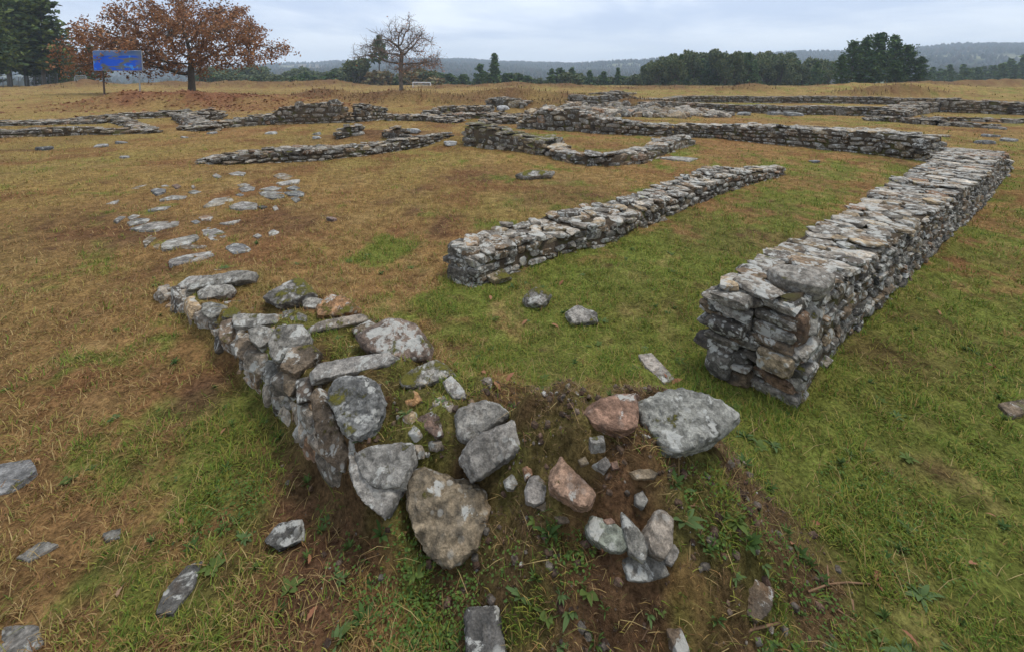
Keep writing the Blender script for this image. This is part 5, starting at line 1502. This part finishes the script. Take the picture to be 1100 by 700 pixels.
# close the middle under the camera
az2 = np.concatenate([np.linspace(-62, 62, 320), np.linspace(62, 298, 60)[1:-1]]) * math.pi / 180
rh = [re[-1]]
while rh[-1] < 3100: rh.append(rh[-1] * 1.018)
X, Y, Z, F, C = polar(np.array(rh), az2, 'hills', M_HILL, False)
r = np.hypot(X, Y)
nf = fbm(X * .0042, Y * .0042, s=101, o=4); fld = fbm(X * .0028 + 7, Y * .0016, s=105, o=3)
wood_ = sst(-.6, -.2, nf)
C = lerp(np.broadcast_to(np.array([.15, .115, .07]), (len(X), 3)), [.20, .20, .11], sst(-.1, .3, fld))
px_az = np.interp(np.arctan2(X, Y), RAZ, [q[0] for q in RIDGE])
wood_ = np.clip(wood_ + .9 * sst(380, 420, px_az) * (1 - sst(560, 640, px_az)) - .75 * (1 - sst(330, 400, px_az)) * sst(1400, 1700, r), 0, 1)
C = lerp(C, [.030, .042, .022], wood_ * .92)
hl = mesh_np('hills', np.column_stack([X, Y, Z]), [F], M_HILL, None, C, cname='ground'); hl['kind'] = 'structure'
# trees on the hills: nobody could count them
n = 42000
rr = np.sqrt(rng.random(n)) * 1750 + 450; aa = (rng.random(n) - .5) * math.radians(120)
x = rr * np.sin(aa); y = rr * np.cos(aa)
nf = fbm(x * .0042, y * .0042, s=101, o=4); pz = np.interp(aa, RAZ, [q[0] for q in RIDGE])
wd = np.clip(sst(-.6, -.2, nf) + .9 * sst(380, 420, pz) * (1 - sst(560, 640, pz)) - .75 * (1 - sst(330, 400, pz)) * sst(1400, 1700, rr), 0, 1)
crest = (np.abs(rr - 2000) < 40) & (vn(aa * 90, aa * 0, s=9) > .05)
k = (rng.random(n) < wd * .8 + .02) | crest
x, y = x[k], y[k]; z = H(x, y); n = len(x)
hgt = (5 + 7 * rng.random(n)); wdt = hgt * (.28 + .25 * rng.random(n))
Vt, Ft = [], []
ring = 5
an = np.arange(ring) * 2 * math.pi / ring
levels = [(0.0, .75), (.35, 1.0), (.72, .62), (1.0, .08)]
Vt = np.zeros((n, len(levels) * ring, 3))
for li, (f, w_) in enumerate(levels):
    for a in range(ring):
        jit = .75 + .5 * rng.random(n)
        Vt[:, li * ring + a, 0] = x + np.cos(an[a]) * wdt * w_ * jit; Vt[:, li * ring + a, 1] = y + np.sin(an[a]) * wdt * w_ * jit; Vt[:, li * ring + a, 2] = z + f * hgt * (.9 + .2 * rng.random(n)) - .3
fq = []
for li in range(len(levels) - 1):
    for a in range(ring): fq.append([li * ring + a, li * ring + (a + 1) % ring, (li + 1) * ring + (a + 1) % ring, (li + 1) * ring + a])
Ft = (np.arange(n)[:, None, None] * len(levels) * ring + np.array(fq)[None]).reshape(-1, 4)
ct = np.array([(.028, .040, .020), (.040, .048, .026), (.060, .050, .030)])[rng.integers(0, 3, n)] * (.7 + .6 * rng.random((n, 1)))
ob = mesh_np('far_forest', Vt.reshape(-1, 3), [Ft], M_LEAF, None, np.repeat(ct, len(levels) * ring, 0)); ob['kind'] = 'stuff'; ob['label'] = 'forest covering the far hills'

# ------------------------------------------------------------------ grass
def sample_view(n, r0, r1, half):
    r = r0 * (r1 / r0) ** rng.random(n); a = (rng.random(n) * 2 - 1) * half
    return r * np.sin(a), r * np.cos(a), r


def blades(x, y, r, length, width, lean, cols, name, label, lift=0.0):
    n = len(x); z = H(x, y)
    a = rng.random(n) * 6.283
    d = np.column_stack([np.cos(a), np.sin(a)])
    s = np.column_stack([-d[:, 1], d[:, 0]]) * (width / 2)[:, None]
    hx = length * np.sin(lean); hz_ = length * np.cos(lean)
    b = np.column_stack([x, y, z - .006 + lift])
    bend = .45 + .2 * rng.random(n)
    mid = b + np.column_stack([d * (hx * .40)[:, None], hz_ * .62])
    tip = b + np.column_stack([d * hx[:, None], hz_ * bend * 1.6])
    s3 = np.column_stack([s, np.zeros(n)])
    V = np.stack([b - s3, b + s3, mid + s3 * .8, mid - s3 * .8, tip], 1).reshape(-1, 3)
    i = np.arange(n)[:, None] * 5
    F = np.concatenate([i + np.array([0, 1, 2]), i + np.array([0, 2, 3]), i + np.array([3, 2, 4])], 0)
    o = mesh_np(name, V, [F], M_GRASS, None, np.repeat(cols, 5, 0), smooth=False)
    o['kind'] = 'stuff'; o['label'] = label
    return o


def pick(pal, n, var=.35):
    pal = np.array(pal) * np.array([1.22, 1.2, 1.05])
    return pal[rng.integers(0, len(pal), n)] * (1 - var / 2 + var * rng.random((n, 1)))


NG = 640000
x, y, r = sample_view(NG, .95, 34, math.radians(60))
g_, bare, leaf, heath = fields(x, y)
keep = ~in_foot(x, y) & (rng.random(NG) > bare * .93) & (leaf < .35) & (heath < .45)
clump = fbm(x * 9, y * 9, s=111, o=2)
keep &= rng.random(NG) < np.clip(.55 + .7 * clump, .12, 1)
green = rng.random(NG) < np.clip((g_ - .22) * 1.25, .06, .93)
ds = np.sqrt(np.maximum(r, 1) / 2.2)
# green blades
k = keep & green; n = k.sum(); xx, yy, rr_ = x[k], y[k], r[k]
ln = (1 + .05 * (rr_ < 3.2)) * (.018 + .030 * rng.random(n) ** 1.5 + .020 * np.clip(clump[k], 0, 1)) * np.clip(ds[k], .9, 1.35)
gc = pick([(.10, .155, .026), (.135, .185, .030), (.19, .195, .040), (.075, .12, .022), (.22, .19, .055)], n)
blades(xx, yy, rr_, ln, (.0026 + .0016 * rng.random(n)) * np.clip(ds[k] ** 1.3, 1, 3.2), np.clip(rng.normal(.9, .32, n), .1, 1.4), gc, 'grass', 'short green grass of the turf')
# dry blades: matted, lying nearly flat
k = keep & ~green; n = k.sum(); xx, yy, rr_ = x[k], y[k], r[k]
ln = (1 + .12 * (rr_ < 3.2)) * (.022 + .040 * rng.random(n) ** 1.6) * np.clip(ds[k], .9, 1.35)
dc = pick([(.28, .19, .080), (.24, .14, .064), (.33, .245, .12), (.19, .105, .052), (.23, .185, .060), (.15, .082, .045)], n)
blades(xx, yy, rr_, ln, (.0020 + .0014 * rng.random(n)) * np.clip(ds[k] ** 1.3, 1, 3.2), np.clip(rng.normal(1.08, .30, n), .1, 1.5), dc, 'dead_grass', 'matted brown dead grass of the turf', .003)
# long stray stalks near the viewer
x, y, r = sample_view(2600, .95, 4, math.radians(60)); g_, bare, leaf, heath = fields(x, y)
k = ~in_foot(x, y); x, y, r = x[k], y[k], r[k]; n = len(x)
blades(x, y, r, .05 + .09 * rng.random(n) ** 2, np.full(n, .0022), np.clip(rng.normal(1.15, .3, n), .2, 1.52), pick([(.34, .26, .13), (.27, .19, .09), (.20, .13, .07), (.16, .16, .05)], n), 'dry_stalks', 'loose straw-coloured stalks lying in the turf', .006)
# dead roots and stems over the bare soil
xs = MOUND[0] + rng.normal(0, .5, 16000); ys = MOUND[1] + rng.normal(-.05, .36, 16000); _, ba, _, _ = fields(xs, ys)
k = (ba > .5) & ~in_foot(xs, ys) & (np.hypot(xs, ys) > .9); xs, ys = xs[k], ys[k]; n = len(xs)
blades(xs, ys, xs, .012 + .035 * rng.random(n) ** 2, np.full(n, .0022), np.clip(rng.normal(1.25, .25, n), .3, 1.55), pick([(.16, .10, .06), (.11, .07, .045), (.22, .15, .085), (.09, .085, .03), (.075, .05, .035)], n), 'dead_roots', 'dead roots and stems matted over the bare soil bank', .004)
# crumbs of soil and gravel
hp = Heap()
xs = MOUND[0] - .1 + rng.normal(0, .5, 9000); ys = MOUND[1] + rng.normal(-.05, .38, 9000)
k = (fields(xs, ys)[1] > .42) & ~in_foot(xs, ys) & (np.hypot(xs, ys) > .9); xs, ys = xs[k][:1500], ys[k][:1500]; zs = H(xs, ys)
for xx, yy, zz in zip(xs, ys, zs):
    s_ = .005 + .026 * rng.random() ** 5
    V, F = placed((s_, s_ * .8, s_ * .7), (xx, yy, zz + s_ * .12), rng.random() * 6, (rng.normal(0, .3), rng.normal(0, .3)), 2 if s_ > .012 else 1, 14, 4)
    hp.add(V, F, np.array([(.085, .055, .036), (.11, .072, .046), (.075, .045, .03), (.13, .095, .07), (.14, .088, .06), (.17, .145, .115)][int(rng.integers(0, 6))]))
o = hp.build('gravel', M_PINK); o['kind'] = 'stuff'; o['label'] = 'crumbs of soil and gravel on the bare bank'
# rough grass and heather on the far banks
x, y, r = sample_view(60000, 16, 100, math.radians(55)); g_, bare, leaf, heath = fields(x, y)
k = ~in_foot(x, y) & ((heath > .35) | (rng.random(len(x)) < .14)) & (leaf < .5); x, y, r, heath, g_ = x[k], y[k], r[k], heath[k], g_[k]; n = len(x)
hc = np.where((heath > .35)[:, None], pick([(.10, .060, .040), (.14, .085, .055), (.085, .060, .035), (.16, .11, .06)], n), np.where((rng.random(n) < g_)[:, None], pick([(.13, .135, .04), (.16, .15, .05)], n), pick([(.22, .17, .075), (.18, .13, .055)], n)))
blades(x, y, r, np.where(heath > .35, .12 + .25 * rng.random(n), .06 + .07 * rng.random(n)) * np.clip(r / 34, .7, 1.4), .02 + .0011 * r * rng.random(n), np.clip(rng.normal(.7, .4, n), 0, 1.3), hc, 'heath', 'brown heather and rough grass on the far banks')
# fallen oak leaves: a drift on the mounds and a sprinkling elsewhere
x1, y1, _ = sample_view(60000, 16, 42, math.radians(55)); _, _, lf, _ = fields(x1, y1); k = (rng.random(len(x1)) < lf * .55) & ~in_foot(x1, y1); x1, y1 = x1[k], y1[k]
P = np.column_stack([x1, y1, H(x1, y1) + .03]); n = len(P)
V, F, C = cards(P, .17, pick([(.20, .085, .048), (.16, .070, .042), (.25, .13, .075), (.13, .06, .04)], n), rng, .65, .7)
o = mesh_np('leaf_litter', V, [F], M_LEAF, None, C, smooth=False); o['kind'] = 'stuff'; o['label'] = 'drift of reddish fallen oak leaves on the far mounds'

# ------------------------------------------------------------------ small plants, leaves and twigs that stand out
def leaf_shape(L, W, segs=5, curl=.25, lobed=0.0):
    t_ = np.linspace(0, 1, segs + 1); w_ = W / 2 * np.sin(np.pi * np.clip(t_ * .93 + .05, 0, 1)) ** .8
    if lobed: w_ = w_ * (1 - lobed * (np.arange(segs + 1) % 2))
    z_ = curl * L * (t_ - t_ ** 2 * 1.3)
    V = np.concatenate([np.column_stack([t_ * L, -w_, z_ + .15 * w_]), np.column_stack([t_ * L, t_ * 0, z_]), np.column_stack([t_ * L, w_, z_ + .15 * w_])])
    n = segs + 1; F = []
    for i in range(segs):
        F += [[i, i + 1, n + i + 1, n + i], [n + i, n + i + 1, 2 * n + i + 1, 2 * n + i]]
    return V, np.array(F)


def rosette(nl, L, W, col, seed, rise=.5):
    rg = np.random.default_rng(seed); Vs, Fs, Cs, n = [], [], [], 0
    for i in range(nl):
        V, F = leaf_shape(L * (.55 + .6 * rg.random()), W * (.7 + .5 * rg.random()), 5, .3)
        e = rise * (.3 + rg.random()); a = i * 2.4 + rg.normal(0, .2)
        R = np.array(Matrix.Rotation(a, 3, 'Z') @ Matrix.Rotation(-e, 3, 'Y') @ Matrix.Rotation(rg.normal(0, .25), 3, 'X'))
        V = V @ R.T + [0, 0, .004]
        Vs.append(V); Fs.append(F + n); n += len(V); Cs.append(np.broadcast_to(np.array(col) * (.8 + .4 * rg.random()), V.shape))
    return np.vstack(Vs), np.vstack(Fs), np.vstack(Cs)


M_TWIG = plain('dry_twig', (.19, .11, .06), .9)
weeds = []
for sd_, (nl, L, W, c_, rs) in enumerate([(14, .055, .016, (.065, .115, .03), .7), (10, .075, .018, (.085, .13, .045), .45), (18, .05, .009, (.075, .12, .03), .9), (9, .06, .024, (.10, .14, .035), .4)]):
    V, F, C = rosette(nl, L, W, c_, 60 + sd_, rs)
    o = mesh_np('weed_plant', V, [F], M_GRASS, None, C); weeds.append(o.data); bpy.data.objects.remove(o)
SPOTS = [(255, 560), (262, 578), (240, 572), (312, 632), (345, 570), (352, 560), (375, 590), (395, 600), (410, 575), (365, 620), (330, 600), (470, 560 + 70), (448, 640), (560, 640), (575, 622), (618, 590), (626, 575), (612, 655), (650, 655), (575, 560), (590, 575), (600, 690), (640, 690), (590, 660),
         (805, 585), (820, 605), (845, 575), (790, 560), (760, 590), (735, 560), (800, 470), (815, 480), (800, 500), (850, 545), (870, 610), (770, 640), (770, 665), (820, 690), (860, 660), (880, 640), (725, 520), (735, 525), (480, 690), (440, 670), (390, 670), (360, 690), (300, 660), (230, 610), (205, 590), (180, 590), (420, 520), (385, 500), (950, 600), (990, 640), (900, 570), (930, 650), (300, 470), (282, 455), (330, 520), (345, 545)]
for i, (px, py) in enumerate(SPOTS):
    q = hit(px, py)
    o = bpy.data.objects.new('weed_plant', weeds[i % 4]); link(o)
    o.location = (q[0], q[1], q[2] - .004); o.rotation_euler = (0, 0, rng.random() * 6.28); s_ = .45 + .45 * rng.random(); o.scale = (s_, s_, s_)
    tag(o, 'small leafy green weed growing low on the soil and turf', 'weed', 'small green weeds near the bank')
xs = (rng.random(1500) * 2 - 1) * 3.2; ys = 1.15 + 3.2 * rng.random(1500) ** 1.4
k = (np.abs(xs) < ys * 1.2) & (fields(xs, ys)[0] + .3 * rng.random(1500) > .5) & ~in_foot(xs, ys)
for cnt, (xx, yy) in enumerate(zip(xs[k][:190], ys[k][:190])):
    o = bpy.data.objects.new('weed_plant', weeds[cnt % 4]); link(o); o.location = (xx, yy, hz(xx, yy) - .004); o.rotation_euler = (rng.normal(0, .15), rng.normal(0, .15), rng.random() * 6.28); s_ = .25 + .5 * rng.random(); o.scale = (s_, s_, s_)
    tag(o, 'small leafy green weed growing low on the soil and turf', 'weed', 'small green weeds near the bank')
# clover: a mat of round leaflets
n = 2600
cx = []
for px, py, rr_, k in [(455, 672, .16, 500), (480, 690, .14, 350), (430, 650, .12, 260), (525, 640, .10, 120), (615, 600, .07, 200), (395, 610, .14, 220), (770, 560, .10, 200), (250, 545, .14, 350), (870, 690, .2, 500), (960, 560, .25, 500)]:
    q = hit(px, py); a = rng.random(k) * 6.283; d = rr_ * np.sqrt(rng.random(k)); cx.append(np.column_stack([q[0] + np.cos(a) * d, q[1] + np.sin(a) * d]))
cx = np.vstack(cx); cx = cx[~in_foot(cx[:, 0], cx[:, 1])]; n = len(cx)
zc_ = H(cx[:, 0], cx[:, 1]) + .008 + .018 * rng.random(n)
k = 7; an = np.arange(k) * 2 * math.pi / k; rad = .0025 + .0022 * rng.random(n)
tilt_ = rng.normal(0, .35, (n, 2))
V = np.zeros((n, k, 3)); V[:, :, 0] = cx[:, :1] + np.cos(an) * rad[:, None]; V[:, :, 1] = cx[:, 1:] + np.sin(an) * rad[:, None]
V[:, :, 2] = zc_[:, None] + tilt_[:, :1] * np.cos(an) * rad[:, None] + tilt_[:, 1:] * np.sin(an) * rad[:, None]
o = mesh_np('clover', V.reshape(-1, 3), [np.arange(n * k).reshape(n, k)], M_GRASS, None, np.repeat(pick([(.065, .12, .028), (.085, .13, .03), (.055, .10, .026)], n), k, 0)); o['kind'] = 'stuff'; o['label'] = 'clover and other tiny round leaves'

lv_ = []
for j, (L, W, c_) in enumerate([(.11, .05, (.36, .22, .13)), (.08, .035, (.27, .12, .065)), (.06, .03, (.31, .15, .08))]):
    V, F = leaf_shape(L, W, 8, .35, .35); V[:, 2] += .012
    o = mesh_np('fallen_leaf', V, [F], M_LEAF, None, np.broadcast_to(np.array(c_), V.shape)); lv_.append(o.data); bpy.data.objects.remove(o)
for px, py, j, lab in [(128, 645, 0, 'large pale tan oak leaf lying in the rough grass'), (712, 404, 1, None), (733, 411, 1, None), (940, 628, 1, 'curled brown leaf caught on a dry twig'), (947, 640, 1, 'brown leaf lying under the curled one by the twig'), (36, 498, 2, 'orange leaf lying on the blue-grey slab'), (330, 672, 1, 'reddish brown leaf at the near edge by the clover'), (420, 664, 2, None), (1070, 560, 2, None),
                       (955, 553, 1, None), (760, 466, 2, None), (883, 568, 1, None), (522, 405, 2, None), (530, 414, 2, None), (545, 415, 1, None), (1058, 393, 1, None), (1005, 335, 2, None), (958, 293, 2, None), (606, 304, 1, 'bright orange leaf beside the middle wall end'), (527, 325, 2, None), (567, 347, 2, None), (592, 351, 2, None), (238, 470, 2, None), (46, 445, 2, None), (195, 560, 2, None), (330, 610, 2, None), (850, 590, 2, None), (650, 588, 2, None), (985, 700, 1, None), (1040, 610, 2, None)]:
    q = hit(px, py)
    o = bpy.data.objects.new('fallen_leaf', lv_[j]); link(o); o.location = (q[0], q[1], q[2] + .012); o.rotation_euler = (rng.normal(0, .3), rng.normal(0, .3), rng.random() * 6.28)
    s_ = .55 + .12 * q[1] * (py < 430); o.scale = (s_, s_, s_)
    tag(o, lab or 'small reddish brown fallen leaf lying in the grass', 'leaf', 'fallen leaves in the grass')
for pts, rd, lab in [([(868, 638), (890, 630), (910, 628), (935, 630)], .006, 'forked dry brown twig in the grass by the lone block'), ([(900, 658), (918, 670), (935, 680)], .007, 'short dark twig near the lower frame edge'), ([(780, 690), (810, 678), (838, 672)], .008, 'feathery brown bracken stalk at the near edge'), ([(728, 547), (745, 546), (760, 547)], .004, 'thin straight stick on the bare soil'), ([(802, 470), (815, 460), (823, 452)], .004, 'thin pale stick beside the big grey boulder'), ([(912, 582), (922, 592)], .004, 'pale bleached stick in the green grass'), ([(690, 690), (705, 660)], .004, 'thin stick by the slate sliver')]:
    nd = [hit(a, b) + [0, 0, .010] for a, b in pts]; base = nd[0].copy()
    nd = [q - base for q in nd]
    if len(nd) > 2:
        nd.append(nd[1] + np.array([.03, .05, .01]))
        par = list(range(-1, len(nd) - 2)) + [1]
    else: par = [-1, 0]
    V, F = tubes(np.array(nd), par, np.full(len(nd), rd * .5), 6)
    o = mesh_np('twig', V, [F], M_TWIG); o.location = base; tag(o, lab, 'twig', 'twigs in the grass')

# ------------------------------------------------------------------ air
hb_ = bmesh.new(); bmesh.ops.create_cube(hb_, size=1)
for v in hb_.verts: v.co = Vector((v.co.x * 6400, v.co.y * 6400, v.co.z))
zlo, zhi = float(min(o.location.z for o in COL.objects)) - 14, 175
for v in hb_.verts: v.co.z = zlo if v.co.z < 0 else zhi
me = bpy.data.meshes.new('haze'); hb_.to_mesh(me); hb_.free()
m = NT('haze_air'); pv = m.n('ShaderNodeVolumePrincipled'); pv.inputs['Color'].default_value = (.72, .85, 1.0, 1); pv.inputs['Density'].default_value = HAZE; pv.inputs['Anisotropy'].default_value = 0.0
m.l(pv.outputs[0], m.out.inputs['Volume'])
try: m.m.cycles.homogeneous_volume = True
except Exception: pass
me.materials.append(m.m); hzb = link(bpy.data.objects.new('haze', me)); hzb['kind'] = 'stuff'; hzb['label'] = 'pale air haze'

# ------------------------------------------------------------------ render settings
SC.render.engine = 'CYCLES'
vs = SC.view_settings; vs.view_transform = 'Standard'; vs.look = 'None'; vs.exposure = 0.62; vs.gamma = 1.0
try: vs.use_curve_mapping = False
except Exception: pass
cy = SC.cycles
cy.use_denoising = True
try: cy.denoiser = 'OPENIMAGEDENOISE'; cy.denoising_prefilter = 'ACCURATE'
except Exception: pass
cy.max_bounces = 5; cy.diffuse_bounces = 3; cy.glossy_bounces = 2; cy.transmission_bounces = 2; cy.volume_bounces = 1
cy.use_adaptive_sampling = True; cy.adaptive_threshold = .015
